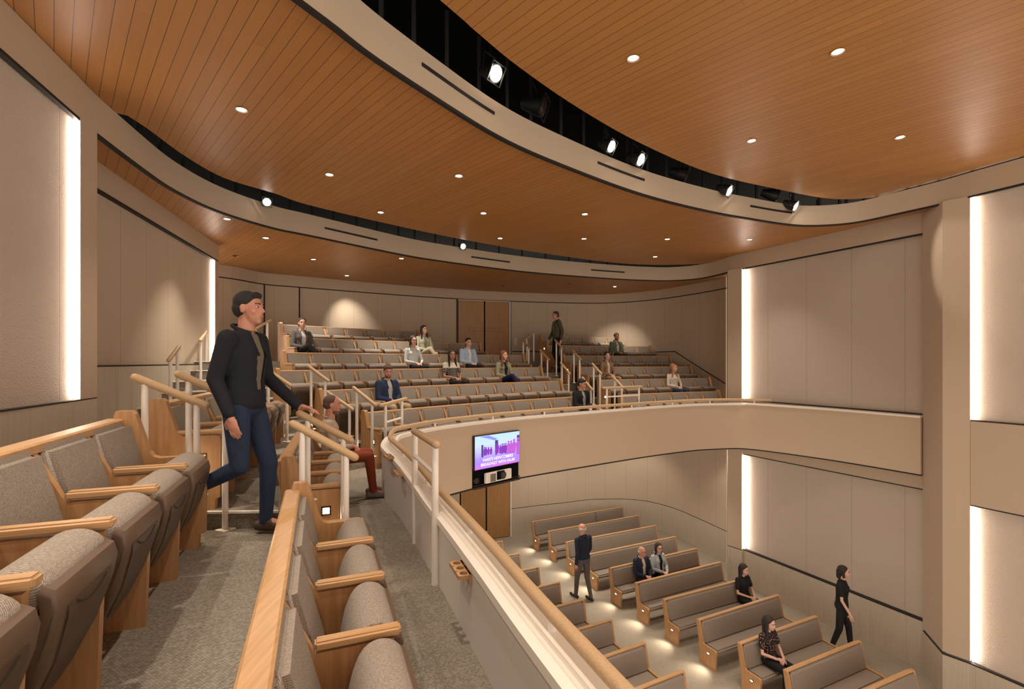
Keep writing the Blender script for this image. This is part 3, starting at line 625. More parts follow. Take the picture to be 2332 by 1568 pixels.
def make_seat(down):
    t = empty('theater_seat')
    bm = bmesh.new(); fab_box(bm, (0, .086, .584), (PW - .050, .092, .455), TILT, .032, 5); link('backrest', bm, FAB, t, True)
    bm = bmesh.new(); box(bm, (0, .022, .52), (PW - .02, .018, .52), TILT); link('back_panel', bm, OAK, t)
    bm = bmesh.new()
    prism(bm, [(-.05, .79), (.035, .79), (.145, .575), (.44, .575), (.42, 0), (.10, 0), (.03, .35)], PW / 2 - .018, PW / 2 + .018); link('divider', bm, OAK, t, bevel=.004, seg=2)
    bm = bmesh.new(); box(bm, (PW / 2, .305, .602), (.054, .325, .034)); link('armrest', bm, OAKH, t, bevel=.008, seg=3)
    w2 = PW / 2 - .047
    if not down:
        cu = [(.245, .35), (.262, .46), (.285, .535), (.315, .585), (.355, .608), (.40, .608), (.438, .590), (.462, .558), (.455, .52), (.40, .41), (.35, .32), (.30, .29)]
        cu = [tuple(p) for p in catmull([Vector((*p, 0)) for p in cu + cu[:1]], 2)[:-1]]; cu = [(p[0], p[1]) for p in cu]
        bm = bmesh.new(); loft(bm, cu, w2); link('seat_cushion', bm, FAB, t, True)
        sh = [(.452, .566), (.480, .55), (.490, .51), (.481, .45), (.445, .32), (.39, .20), (.355, .14), (.315, .13), (.295, .18), (.30, .285), (.35, .31), (.405, .40), (.458, .515)]
        tp = lambda y, z: .60 + .42 * min(1, max(0, (z - .12) / .34))
        bm = bmesh.new(); loft(bm, sh, w2 * 1.01, tp, ((1, .022), (.985, .008), (.95, 0), (0, 0))); link('seat_shell', bm, PLAST, t, True)
        bm = bmesh.new(); prism(bm, [(.4905, .485), (.488, .452), (.452, .322), (.399, .208), (.39, .21), (.435, .33), (.472, .45), (.479, .485)], -w2 * .72, w2 * .72, tp); link('shell_inset', bm, mat('brown_plastic_inset', (.075, .047, .031), .55), t, bevel=.003)
        bm = bmesh.new()
        tube(bm, [Vector((w2 * .5 * (k / 5 - 1), .4915 - .004 * (1 - abs(k / 5 - 1)) , .48 - .03 * (1 - abs(k / 5 - 1) ** 2))) for k in range(11)], .003, 6); link('pull_lip', bm, DARKP, t, True)
    else:
        bm = bmesh.new(); fab_box(bm, (0, .31, .375), (w2 * 2, .36, .085), Matrix.Rotation(R(3), 3, 'X'), .03, 4); link('seat_cushion', bm, FAB, t, True)
        bm = bmesh.new(); prism(bm, [(.13, .33), (.49, .35), (.49, .32), (.40, .26), (.25, .22), (.15, .26)], -w2, w2); link('seat_shell', bm, PLAST, t, True, bevel=.01)
    bm = bmesh.new(); cyl(bm, (PW / 2 - .05, .25, .285), (PW / 2 - .018, .25, .285), .022, n=10); link('hinge', bm, DARKP, t)
    return t
SEAT_UP = make_seat(False); SEAT_DN = make_seat(True); used = {}
def copy_thing(root, loc, rz, sc, label, group=None, cat=None):
    if root.name not in used: r = root; used[root.name] = 1
    else:
        r = root.copy(); COL.objects.link(r)
        for ch in root.children:
            c = ch.copy(); COL.objects.link(c); c.parent = r
            for g in ch.children:
                d = g.copy(); COL.objects.link(d); d.parent = c
    r.location = loc; r.rotation_euler = (0, 0, rz); r.scale = sc
    tag(r, label, cat or root.get('category', 'seat'), group); return r
def make_panel(light):
    t = empty('row_end_panel')
    pf = [(-.01, .84), (.0, .87), (.075, .87), (.095, .85), (.165, .62), (.185, .59), (.215, .578), (.42, .578), (.452, .565), (.462, .53), (.455, .09), (.425, .085), (.42, 0), (.0, 0), (-.01, .3)]
    bm = bmesh.new(); prism(bm, pf, -.032, .032); link('side', bm, OAK, t, bevel=.006, seg=3)
    if light:
        x = .034 * light
        bm = bmesh.new(); 
        for c, s in (((x, .33, .437), (.012, .075, .011)), ((x, .33, .373), (.012, .075, .011)), ((x, .298, .405), (.012, .011, .075)), ((x, .362, .405), (.012, .011, .075))): box(bm, c, s)
        f = link('light_bezel', bm, BRONZE, t, bevel=.002)
        bm = bmesh.new(); box(bm, (x * .98, .33, .403), (.006, .052, .045)); link('light_lens', bm, STEPL, f)
        lamp('SPOT', (x * 1.5, .33, .405), K_STEP, (light, .1, -.85), 140, .8, .02, (1, .84, .62), t)
    return t
PAN = {0: make_panel(0), 1: make_panel(1)}
def heading(f): return atan2(-f[0], f[1])
occ = {}
def seat_row(pts, face, zf, sc, key, desc, lp, rp, occupied=(), endlab=('', '')):
    """pts: divider points from the sitter's right... in image order left to right; face(p) -> facing direction"""
    n = len(pts) - 1; seats = []
    for k in range(n):
        a, b = pts[k], pts[k + 1]; m = (a + b) / 2; f = face(m); wd_ = (b - a).length; rz = heading(f)
        # local +x of a seat points to the sitter's right hand when facing +y
        lx = Vector((cos(rz), sin(rz))); 
        dn = k in occupied
        proto = SEAT_DN if dn else SEAT_UP
        lab = ('lowered seat with someone on it, %s from the %s in %s' if dn else 'folded tweed seat, %s from the %s in %s') % (ordn[k], desc[1], desc[0])
        s = copy_thing(proto, (m.x, m.y, Z(zf)), rz, (wd_ / PW, sc, sc), lab, 'tweed seats in ' + desc[0], 'seat'); seats.append((m, f, rz, zf, sc))
    # top rail
    t = bmesh.new(); rows = []
    P0 = pts; fs = [face(p) for p in P0]
    for p, f in zip(P0, fs):
        f = Vector(f).normalized(); rows.append([t.verts.new((p.x + f.x * y * sc, p.y + f.y * y * sc, Z(zf) + z * sc)) for y, z in ((-.055, .785), (-.055, .818), (-.045, .826), (.03, .826), (.04, .818), (.04, .785))])
    for i in range(n):
        for j in range(6): t.faces.new((rows[i][j], rows[i + 1][j], rows[i + 1][(j + 1) % 6], rows[i][(j + 1) % 6]))
    t.faces.new(rows[0]); t.faces.new(rows[-1][::-1]); tag(link('seat_row_rail', t, OAKH if key[0] in 'LG' else OAKX), 'oak top rail along the seat backs of ' + desc[0], 'rail')
    for which, p, l, nm in ((0, pts[0], lp, endlab[0]), (1, pts[-1], rp, endlab[1])):
        if l is None: continue
        f = face(p); rz = heading(f); root = PAN[l]
        e = copy_thing(root, (p.x, p.y, Z(zf)), rz, (1, sc, sc), nm or ('oak panel%s at the %s end of %s' % (' with step light' if l else '', ('left', 'right')[which] if desc[1] == 'left' else ('near', 'far')[which], desc[0])), None, 'end panel')
    occ[key] = seats; return seats
names = ['the front centre row', 'the second centre row', 'the third centre row', 'the fourth centre row', 'the fifth centre row', 'the topmost centre row']
namesR = ['the front right row', 'the second right row', 'the third right row', 'the fourth right row', 'the fifth right row', 'the topmost right row']
NC = [10, 12, 13, 12, 10, 7]; NR = [6, 7, 7, 7, 7, 6]
OC = {0: (9,), 1: (2,), 2: (7, 10), 3: (5, 8), 4: (0, 6), 5: ()}; OR = {0: (), 1: (4,), 2: (1,), 3: (), 4: (4,), 5: ()}
fc = lambda p: (CC - Vector(p)).normalized()
for i in range(6):
    for (L_, R_, N_, nm, oc, key) in ((LE, RE, NC, names, OC, 'C'), (RL, RR, NR, namesR, OR, 'R')):
        t0 = ang(arc(L_[i], i)); t1 = ang(arc(R_[i], i)); pts = [pol(R0 + RUN * i, t0 + (t1 - t0) * k / N_[i]) for k in range(N_[i] + 1)]
        # facing the stage the image-left end is the sitter's right: local +x points there
        seat_row(pts, fc, FLZ[i], 1.0, key + str(i), (nm[i], 'left'), (1 if (key == 'C' and i in (0, 1, 2, 4) or key == 'R' and i in (1, 2, 3, 5)) else 0), 0, oc[i])
# side rows; points run away from the camera, seats face the parapet
def line_pts(a, b, n): return [a.lerp(b, k / n) for k in range(n + 1)]
f2d = Vector((.934, .358)); f1d = Vector((.929, .37)); ffd = Vector((.945, .327))
a0 = Vector((-1.14, .85)); a1_ = Vector((-2.08, 3.27)); S2 = 1.07; S1 = .97
p2 = line_pts(a0 - f2d * .45 * S2, a1_ - f2d * .45 * S2, 5)
seat_row(p2, lambda p: f2d, -1.25, S2, 'L2', ('the nearest left side row', 'camera'), None, 0, ())
b0 = Vector((-.27, 1.44)); b1 = Vector((-1.026, 3.33)); bd = (b1 - b0) / 4; b0 = b0 - bd
p1s = line_pts(b0 - f1d * .45 * S1, b1 - f1d * .45 * S1, 5)
seat_row(p1s, lambda p: f1d, FLZ[0], S1, 'L1', ('the nearest parapet-side row', 'camera'), None, 0, ())
g0 = Vector((-1.434, 4.065)); g1 = Vector((-2.11, 6.02))
seat_row(line_pts(g0 - ffd * .45, g1 - ffd * .45, 4), lambda p: ffd, FLZ[0], 1.0, 'G1', ('the short parapet row', 'camera'), 1, 0, (3,))
h0 = Vector((-2.22, 3.70)); h1 = Vector((-3.11, 6.60))
seat_row(line_pts(h0 - ffd * .45, h1 - ffd * .45, 6), lambda p: ffd, -1.12, .97, 'G2', ('the row behind the walking man', 'camera'), 1, 0, ())

# ------------------------------------------------------------------ pews
ZP = -5.7; PH = .77
lefts = [(1212, 1187.5), (1249, 1209), (1289.5, 1234), (1339, 1262), (1389, 1293.4), (1448.7, 1327), (1512.5, 1364.8), (1591, 1411), (1685, 1465), (1790.8, 1528), (1912, 1600)]
rights = [(1418, 1153.7), (1455, 1173), (1494, 1195.5), (1538.8, 1221), (1587, 1248), (1642, 1279), (1706, 1315), (1774.7, 1354), (1862, 1402), (1960, 1459), (2081.5, 1524.5)]
lblock = [(1110, 1209), (1145, 1231), (1183.6, 1259), (1227, 1290), (1274.6, 1324.5), (1330, 1364), (1394, 1409.5), (1470, 1463), (1558, 1527)]
PROF = [(-.055, .755), (-.045, .77), (.005, .77), (.015, .755), (.095, .40), (.12, .375), (.36, .375), (.395, .36), (.41, .325), (.40, .27), (.385, 0), (.03, 0), (.03, .20)]
PEWS = []
def pew(a, b, label, group, light, joint=None):
    """a = image-left end, b = image-right end of the back's top edge"""
    u = (b - a).normalized(); L = (b - a).length; f = Vector((u.y, -u.x)); rz = atan2(u.y, u.x)
    t = empty('pew', (a.x, a.y, 0), rz); tag(t, label, 'pew', group)      # local x along the pew, facing -y
    fl = lambda pts: [(-y, z) for y, z in pts]
    for k, x in enumerate((0.02, L - .02)):
        bm = bmesh.new(); prism(bm, fl(PROF), x - .022, x + .022); o = link('end_panel', bm, OAK, t, bevel=.006, seg=3)
        if k == 0 and light:
            bm = bmesh.new(); box(bm, (-.006, -.24, .268), (.012, .062, .034)); fo = link('light_bezel', bm, BRONZE, o, bevel=.003)
            bm = bmesh.new(); box(bm, (-.011, -.24, .268), (.006, .042, .018)); link('light_lens', bm, STEPL, fo)
            lamp('SPOT', (-.035, -.24, .262), K_STEP * 2.2, (-.75, .05, -.65), 105, .9, .02, (1, .86, .66), t)
    secs = [(0.045, L - .045)] if not joint else [(0.045, L * joint - .003), (L * joint + .003, L - .045)]
    for x0, x1 in secs:
        bm = bmesh.new(); fab_box(bm, (0, 0, 0), (x1 - x0, .07, .39), None, .025, 3); bmesh.ops.transform(bm, matrix=Matrix.Translation(((x0 + x1) / 2, -.062, .555)) @ Matrix.Rotation(R(-12.5), 4, 'X'), verts=bm.verts)
        link('back_cushion', bm, PEWF, t, True)
    bm = bmesh.new(); fab_box(bm, (L / 2, -.235, .335), (L - .09, .33, .075), None, .028, 3); link('seat_cushion', bm, PEWF, t, True)
    bm = bmesh.new(); box(bm, (L / 2, .012, .50), (L - .05, .02, .52), Matrix.Rotation(R(-12.5), 3, 'X')); link('back_board', bm, OAKX, t)
    bm = bmesh.new(); box(bm, (L / 2, .020, .757), (L - .03, .062, .028)); link('top_rail', bm, OAKX, t, bevel=.008, seg=3)
    bm = bmesh.new(); box(bm, (L / 2, -.22, .285), (L - .05, .27, .022)); link('seat_board', bm, OAKX, t)
    PEWS.append((a, u, f, L, rz)); return t
zt = ZP + .77
for i, (l, r) in enumerate(zip(lefts, rights)):
    pew(P(*l, zt), P(*r, zt), 'long upholstered pew right of the lower aisle, %s from the back wall' % ordn[i], 'pews right of the lower aisle', True, .67 if i == 0 else None)
for i, r in enumerate(lblock):
    b = P(*r, zt); u = Vector((.893, .45)); 
    pew(b - u * 1.75, b, 'pew left of the lower aisle partly hidden by the parapet, %s from the back' % ordn[i], 'pews left of the lower aisle', False)

# ------------------------------------------------------------------ handrails
def handrail(posts, label, r=.021, bar=None, wood=True, ext=.07, rr=.027, base=True):
    """posts: (px, y top, y bottom, distance)"""
    tops = []; t = None
    for px, yt, yb, d in posts:
        q = Q(px, d)
        if t is None: t = empty('handrail', (q.x, q.y, zr(yb, d))); tag(t, label, 'handrail', 'short white handrails with oak grips')
        a = Vector((q.x, q.y, zr(yb, d))); b = Vector((q.x, q.y, zr(yt, d) - .02)); tops.append(Vector((q.x, q.y, zr(yt, d))))
        bm = bmesh.new(); cyl(bm, a, b, r, n=14); rel(link('post', bm, WHITE, None, True), t)
        if base: bm = bmesh.new(); box(bm, (q.x, q.y, zr(yb, d) + .006), (.10, .10, .012), Matrix.Rotation(R(-20), 3, 'Z')); rel(link('base_plate', bm, WHITE, None), t)
    a, b = tops[0], tops[-1]; u = (b - a).normalized()
    bm = bmesh.new(); cap(bm, a - u * ext, b + u * ext, rr, rr, 16); rel(link('grip', bm, RAILW, None, True), t)
    if bar is not None:
        bm = bmesh.new(); cyl(bm, tops[0] - Vector((0, 0, bar)), tops[-1] - Vector((0, 0, bar)), r * .75); rel(link('middle_bar', bm, WHITE, None, True), t)
    return t
handrail([(330, 868, 1113, 3.29), (448, 915, 1130, 3.42)], 'thick oak grip on white posts just beyond the nearest left row', ext=.06, rr=.028)
handrail([(430, 862, 1097, 3.48), (513, 899, 1207, 3.58)], 'shaded oak grip on white posts directly behind the walking man', ext=.07, rr=.028)
handrail([(388, 815, 962, 6.7), (404, 794, 950, 6.95)], 'small handrail against the left wall, left one of two')
handrail([(457, 773, 898, 8.4), (469.5, 756, 872, 9.1)], 'small handrail against the left wall beside the glowing strip')
handrail([(582, 748, 850, 10.4), (609, 733, 832, 10.5)], 'handrail near the dark line of the back wall left of the topmost row')
handrail([(611, 843, 950, 6.95), (653.5, 872, 1006, 6.8)], 'handrail at the aisle in front of the end panel of the third centre row')
handrail([(708.5, 838, 977, 7.7), (740.6, 862, 985, 7.55)], 'handrail left of the end panel of the second centre row')
handrail([(752, 897, 992, 7.75), (796, 927, 994, 7.6)], 'handrail behind the head of the man in the beige sweater')
handrail([(812.5, 888, 1024, 7.2), (847.5, 916, 1040, 7.1)], 'handrail crossing the end panel of the front centre row')
handrail([(877.8, 920, 1086, 6.85), (915, 910, 968, 7.05)], 'low guard rail at the corner of the parapet with a middle bar', bar=.26, base=False)
handrail([(688, 976, 1229, 3.37), (788, 1030, 1366, 3.45)], 'thick oak grip over the end panel of the row beside the parapet walkway, nearer one', ext=.07, rr=.029)
handrail([(701, 951, 1140, 3.87), (781.5, 993, 1295, 3.97)], 'thick oak grip in front of the man in the beige sweater, farther one', ext=.07, rr=.029)
g = handrail([(945, 982, 1258, 4.36), (991, 1010, 1362, 3.55)], 'tall white guard with oak grip standing against the inner parapet', bar=.22, ext=.05, rr=.030, r=.026)
handrail([(1191.6, 776, 848, 13.6), (1204, 790, 860, 13.2)], 'small handrail right of the third centre row, nearer of two by the upper door')
handrail([(1199.7, 770, 823, 15.2), (1215.4, 758, 830, 15.2)], 'small handrail rising to the right below the switch plate')
handrail([(1233, 800, 862, 13.1), (1246.7, 815, 872, 12.9)], 'small handrail beside the fourth centre row at the right aisle')
handrail([(1266.9, 777, 856, 13.4), (1278.4, 790, 868, 13.2)], 'small handrail right beside the man walking down the right aisle')
handrail([(1280, 829, 905, 12.2), (1295, 847, 912, 11.9)], 'small handrail in the right aisle beside the second centre row')
handrail([(1307, 801, 872, 12.9), (1320, 815, 882, 12.6)], 'small handrail before the fourth right row')
handrail([(1329.4, 863, 935, 11.3), (1345.7, 883, 938, 11.0)], 'small handrail right of the man in the black jacket')
handrail([(1352, 831, 921, 11.9), (1366.3, 847, 932, 11.6)], 'small handrail before the woman in the trench coat')
handrail([(1400, 862, 932, 11.2), (1416, 879, 936, 10.9)], 'small handrail joining the guard by the front right row', base=False)
handrail([(1382, 883, 930, 10.35), (1455, 880, 925, 10.85)], 'level guard rail with a middle bar above the parapet in front of the right aisle', bar=.19, ext=.09, base=False)
handrail([(970.5, 756, 800, 13.4), (980, 765, 800, 13.1)], 'small handrail behind the woman in the sage cardigan')

# ------------------------------------------------------------------ television, projector niche
ta = hit(offset(FASC, .14), 1081, 6.6); tb = hit(offset(FASC, .14), 1184.5, 6.6); tu = (tb - ta).normalized(); TW = (tb - ta).length; tz1 = zr(993.2, ta.y); tz0 = zr(1072.8, ta.y); TH = tz1 - tz0
tv = empty('television', (ta.x, ta.y, tz0), atan2(tu.y, tu.x)); tag(tv, 'flat screen on the balcony front showing a purple event slide', 'television')
bm = bmesh.new(); box(bm, (TW / 2, .035, TH / 2), (TW, .05, TH)); link('bezel', bm, DARKP, tv, bevel=.004)
sm = bpy.data.materials.new('screen_picture'); sm.use_nodes = True; nt = sm.node_tree; bs = nt.nodes['Principled BSDF']; bs.inputs['Base Color'].default_value = (0, 0, 0, 1)
tc = nt.nodes.new('ShaderNodeTexCoord'); sp = nt.nodes.new('ShaderNodeSeparateXYZ'); nt.links.new(tc.outputs['Object'], sp.inputs[0])
n = nt.nodes.new('ShaderNodeTexNoise'); n.inputs['Scale'].default_value = 9; n.inputs['Detail'].default_value = 6; nt.links.new(tc.outputs['Object'], n.inputs['Vector'])
f = M_(nt, 'ADD', M_(nt, 'DIVIDE', sp.outputs[2], TH), M_(nt, 'MULTIPLY', M_(nt, 'SUBTRACT', n.outputs[0], .5), .35))
rp_ = nt.nodes.new('ShaderNodeValToRGB'); cr = rp_.color_ramp
cr.elements[0].position = .0; cr.elements[0].color = (.55, .16, .70, 1); cr.elements[1].position = .22; cr.elements[1].color = (.34, .20, .95, 1)
for pos, c in ((.5, (.42, .40, 1.0, 1)), (.72, (.50, .62, 1, 1)), (.95, (.42, .62, 1, 1))):
    e = cr.elements.new(pos); e.color = c
nt.links.new(f, rp_.inputs[0]); nt.links.new(rp_.outputs[0], bs.inputs['Emission Color']); bs.inputs['Emission Strength'].default_value = .95
bm = bmesh.new(); box(bm, (TW / 2, .008, TH / 2), (TW - .025, .006, TH - .025)); scr = link('screen', bm, sm, tv)
def emi(nm, c, s=.9): return mat(nm, (0, 0, 0), .6, emit=c, es=s)
PUR = emi('slide_purple', (.22, .03, .42)); DKB = emi('slide_dark_blue', (.05, .04, .18)); WHT = emi('slide_white', (.93, .92, 1), 1.0); MAG = emi('slide_magenta', (.45, .10, .55)); BLU = emi('slide_beam', (.24, .26, .85))
rnd = random.Random(3)
def flat(nm, m, shapes, y):
    bm = bmesh.new()
    for s in shapes:
        vs = [bm.verts.new((x * TW, y, z * TH)) for x, z in s]; bm.faces.new(vs)
    return link(nm, bm, m, scr)
rect = lambda x0, z0, x1, z1: [(x0, z0), (x1, z0), (x1, z1), (x0, z1)]
flat('ceiling_beam', BLU, [[(.10, .97), (.30, .965), (.48, .84), (.43, .80)]], .0035)
flat('columns', DKB, [rect(.14, .36, .18, .72), rect(.43, .45, .495, .80), rect(.925, .40, .985, .86)], .0030)
def fig(x, z, h, w_=.028): return [[(x - w_ * .9, z), (x + w_ * .5, z), (x + w_, z + h * .62), (x + w_ * .5, z + h * .78), (x - w_ * .5, z + h * .78), (x - w_, z + h * .62)], [(x + cos(a) * w_ * .55, z + h * .88 + sin(a) * w_ * .95) for a in [k * pi / 4 for k in range(8)]]]
sh = []
for x, z, h in ((.21, .40, .26), (.24, .40, .24), (.29, .41, .22), (.345, .40, .22), (.46, .36, .36), (.49, .40, .32), (.545, .38, .27), (.59, .36, .33), (.63, .38, .30), (.67, .35, .34)): sh += fig(x, z, h)
flat('figures', PUR, sh, .0026)
sh = []
for x, z, h, ww in ((.73, .34, .40, .04), (.79, .33, .40, .045), (.86, .32, .45, .05), (.955, .26, .55, .05)): sh += fig(x, z, h, ww)
flat('near_figures', MAG, sh, .0022)
for k, tx in enumerate(('PARIS\u2019S NEWCOMERS', 'BREAKFAST WITH SALIM')):
    cu = bpy.data.curves.new('caption', 'FONT'); cu.body = tx; cu.size = .082; cu.align_x = 'CENTER'; cu.offset = .0005
    o = bpy.data.objects.new('caption', cu); COL.objects.link(o); bpy.context.view_layer.update()
    me = bpy.data.meshes.new_from_object(o.evaluated_get(bpy.context.evaluated_depsgraph_get())); bpy.data.objects.remove(o)
    xs = [v.co.x for v in me.vertices]; s_ = (.66 if k == 0 else .74) * TW / (max(xs) - min(xs))
    o = bpy.data.objects.new('caption', me); COL.objects.link(o); me.materials.clear(); me.materials.append(WHT); o.parent = scr
    o.location = (TW * .50, .0008, TH * (.225 if k == 0 else .095)); o.rotation_euler = (pi / 2, 0, 0); o.scale = (s_, min(s_, 1.05), 1)
# niche below the television: black box stands in for its shaded hollow
na = hit(offset(FASC, .085), 1076.5, 6.6); nb = hit(offset(FASC, .085), 1181.5, 6.6); nu = (nb - na).normalized(); NL = (nb - na).length; nz0 = Z(-2.10); nz1 = tz0 + .03
ni = empty('projector_niche', (na.x, na.y, nz0), atan2(nu.y, nu.x)); tag(ni, 'black box for the shaded equipment niche on the balcony front below the television', 'niche')
bm = bmesh.new(); box(bm, (NL / 2, .04, (nz1 - nz0) / 2), (NL, .06, nz1 - nz0)); link('back', bm, VOID, ni)
bm = bmesh.new(); box(bm, (NL / 2, -.01, .02), (NL, .06, .035)); box(bm, (NL / 2, -.012, .062), (NL, .05, .014)); link('shelf', bm, mat('niche_metal', (.05, .035, .028), .35, .5), ni, bevel=.003)
pj = empty('projector', (na.x + nu.x * NL * .50 + nu.y * .06, na.y + nu.y * NL * .50 - nu.x * .06, nz0 + .07), atan2(nu.y, nu.x)); tag(pj, 'white projector with round lens in the niche below the television', 'projector')
bm = bmesh.new(); box(bm, (-.015, .008, .09), (.59, .05, .17)); link('body', bm, WHITE, pj, bevel=.008)
bm = bmesh.new()
for k in range(4): box(bm, (-.20 + .03 * k, -.027, .085), (.018, .01, .13))
link('grille', bm, mat('projector_grille', (.22, .18, .15), .5), pj)
bm = bmesh.new(); box(bm, (.02, -.018, .10), (.17, .012, .14)); link('lens_recess', bm, VOID, pj)
bm = bmesh.new(); cyl(bm, (.05, .02, .10), (.05, -.06, .10), .062, n=24); link('lens_barrel', bm, METB, pj, True)
bm = bmesh.new(); cyl(bm, (.05, -.055, .10), (.05, -.064, .10), .042, n=24); link('lens', bm, GLASSD, pj, True)
bm = bmesh.new(); cyl(bm, (0, .03, 0), (0, -.03, 0), .05, n=20); o = link('loudspeaker', bm, METB, None, True); o.location = (na.x + nu.x * .06 , na.y + nu.y * .06, nz0 + .14); o.rotation_euler = (0, 0, atan2(nu.y, nu.x)); tag(o, 'small round black loudspeaker at the left of the niche below the television', 'speaker')

# ------------------------------------------------------------------ cup holders on the parapet
for i, (px, lab) in enumerate(((1063, 'nearest oak cup holder on the inner parapet beside the tall guard'), (918, 'oak cup holder on the inner parapet by the seated man, middle one'), (893, 'farthest oak cup holder at the corner of the parapet'))):
    p = hit(IN, px); q = hit(IN, px - 6); n_ = Vector((-1, 0)) if (q - p).length < 1e-6 else None
    j = min(range(len(IN)), key=lambda k: (IN[k] - p).length); tt = (IN[j + 1] - IN[j - 1]).normalized(); rz = atan2(tt.y, tt.x)
    d = p.y; zz = {0: 1290, 1: 1074, 2: 1036}[i]
    t = empty('cup_holder', (p.x, p.y, zr(zz, d)), rz); tag(t, lab, 'cup holder', 'oak cup holders on the inner parapet')
    bm = bmesh.new(); s = .26
    out_ = [(-.13, 0), (.13, 0), (.11, .075), (-.11, .075)]
    # plate with three round holes: built from ring segments
    N = 14
    for c in (-.075, 0, .075):
        ring = [bm.verts.new((c + cos(a) * .024, .040 + sin(a) * .024, 0)) for a in [2 * pi * k / N for k in range(N)]]
        sq = []
        for k in range(N):
            a = 2 * pi * k / N; m_ = max(abs(cos(a)), abs(sin(a))); sq.append(bm.verts.new((c + cos(a) / m_ * .0375, .040 + sin(a) / m_ * .04, 0)))
        for k in range(N): bm.faces.new((ring[k], ring[(k + 1) % N], sq[(k + 1) % N], sq[k]))
    r = bmesh.ops.extrude_face_region(bm, geom=list(bm.faces)); bmesh.ops.translate(bm, verts=[v for v in r['geom'] if isinstance(v, bmesh.types.BMVert)], vec=(0, 0, -.022))
    link('tray', bm, OAKX, t)
    bm = bmesh.new(); box(bm, (0, .008, -.03), (.23, .018, .06)); link('bracket', bm, OAKX, t, bevel=.004)

# ------------------------------------------------------------------ people
SK = {'fair': (.56, .30, .215), 'light': (.62, .37, .28), 'tan': (.40, .20, .125), 'ruddy': (.52, .24, .17)}
def remesh(bm, vox, smooth_it, nm):
    me = bpy.data.meshes.new('tmp'); bm.to_mesh(me); bm.free(); o = bpy.data.objects.new('tmp', me); COL.objects.link(o)
    md = o.modifiers.new('r', 'REMESH'); md.mode = 'VOXEL'; md.voxel_size = vox; md.use_smooth_shade = True
    if smooth_it: ms = o.modifiers.new('s', 'SMOOTH'); ms.factor = .5; ms.iterations = smooth_it
    dg = bpy.context.evaluated_depsgraph_get(); dg.update(); m2 = bpy.data.meshes.new_from_object(o.evaluated_get(dg)); bpy.data.objects.remove(o); bpy.data.meshes.remove(me); m2.name = nm
    for p in m2.polygons: p.use_smooth = True
    return m2
def mobj(nm, me, m, parent): me.materials.clear(); me.materials.append(m); o = bpy.data.objects.new(nm, me); COL.objects.link(o); o.parent = parent; return o
def fingers(bm, wr, dr, nrm, side, curl=.5, r=.0082):
    """palm, four unequal fingers and a thumb; dr = hand direction, nrm = palm normal, side = +1/-1 thumb side"""
    dr = dr.normalized(); nrm = (nrm - dr * nrm.dot(dr)).normalized(); lat = dr.cross(nrm) * side
    base = wr + dr * .015
    M = Matrix((lat, dr, nrm)).transposed()
    ell(bm, wr + dr * .052, (.038, .050, .016), 2, M)
    cap(bm, wr - dr * .02, wr + dr * .03, .025, .024, 8)
    for k, (ox, ln) in enumerate(((.029, .068), (.010, .078), (-.010, .072), (-.028, .058))):
        a = wr + dr * (.092 - abs(k - 1.3) * .004) + lat * ox; c1 = curl * .9; d1 = (dr * cos(c1) + nrm * sin(c1)); b = a + d1 * ln * .5; c2 = curl * 2.0; d2 = dr * cos(c2) + nrm * sin(c2); c = b + d2 * ln * .5
        cap(bm, a - dr * .02, b, r * 1.08, r, 6); cap(bm, b, c, r, r * .85, 6)
    a = wr + dr * .03 + lat * .028; b = a + (lat * .75 + dr * .6 + nrm * .35).normalized() * .035; c = b + (lat * .25 + dr * .85 + nrm * .45).normalized() * .032
    cap(bm, wr + dr * .02 + lat * .01, a, .016, .013, 6); cap(bm, a, b, .0125, .0105, 6); cap(bm, b, c, .0105, .009, 6)

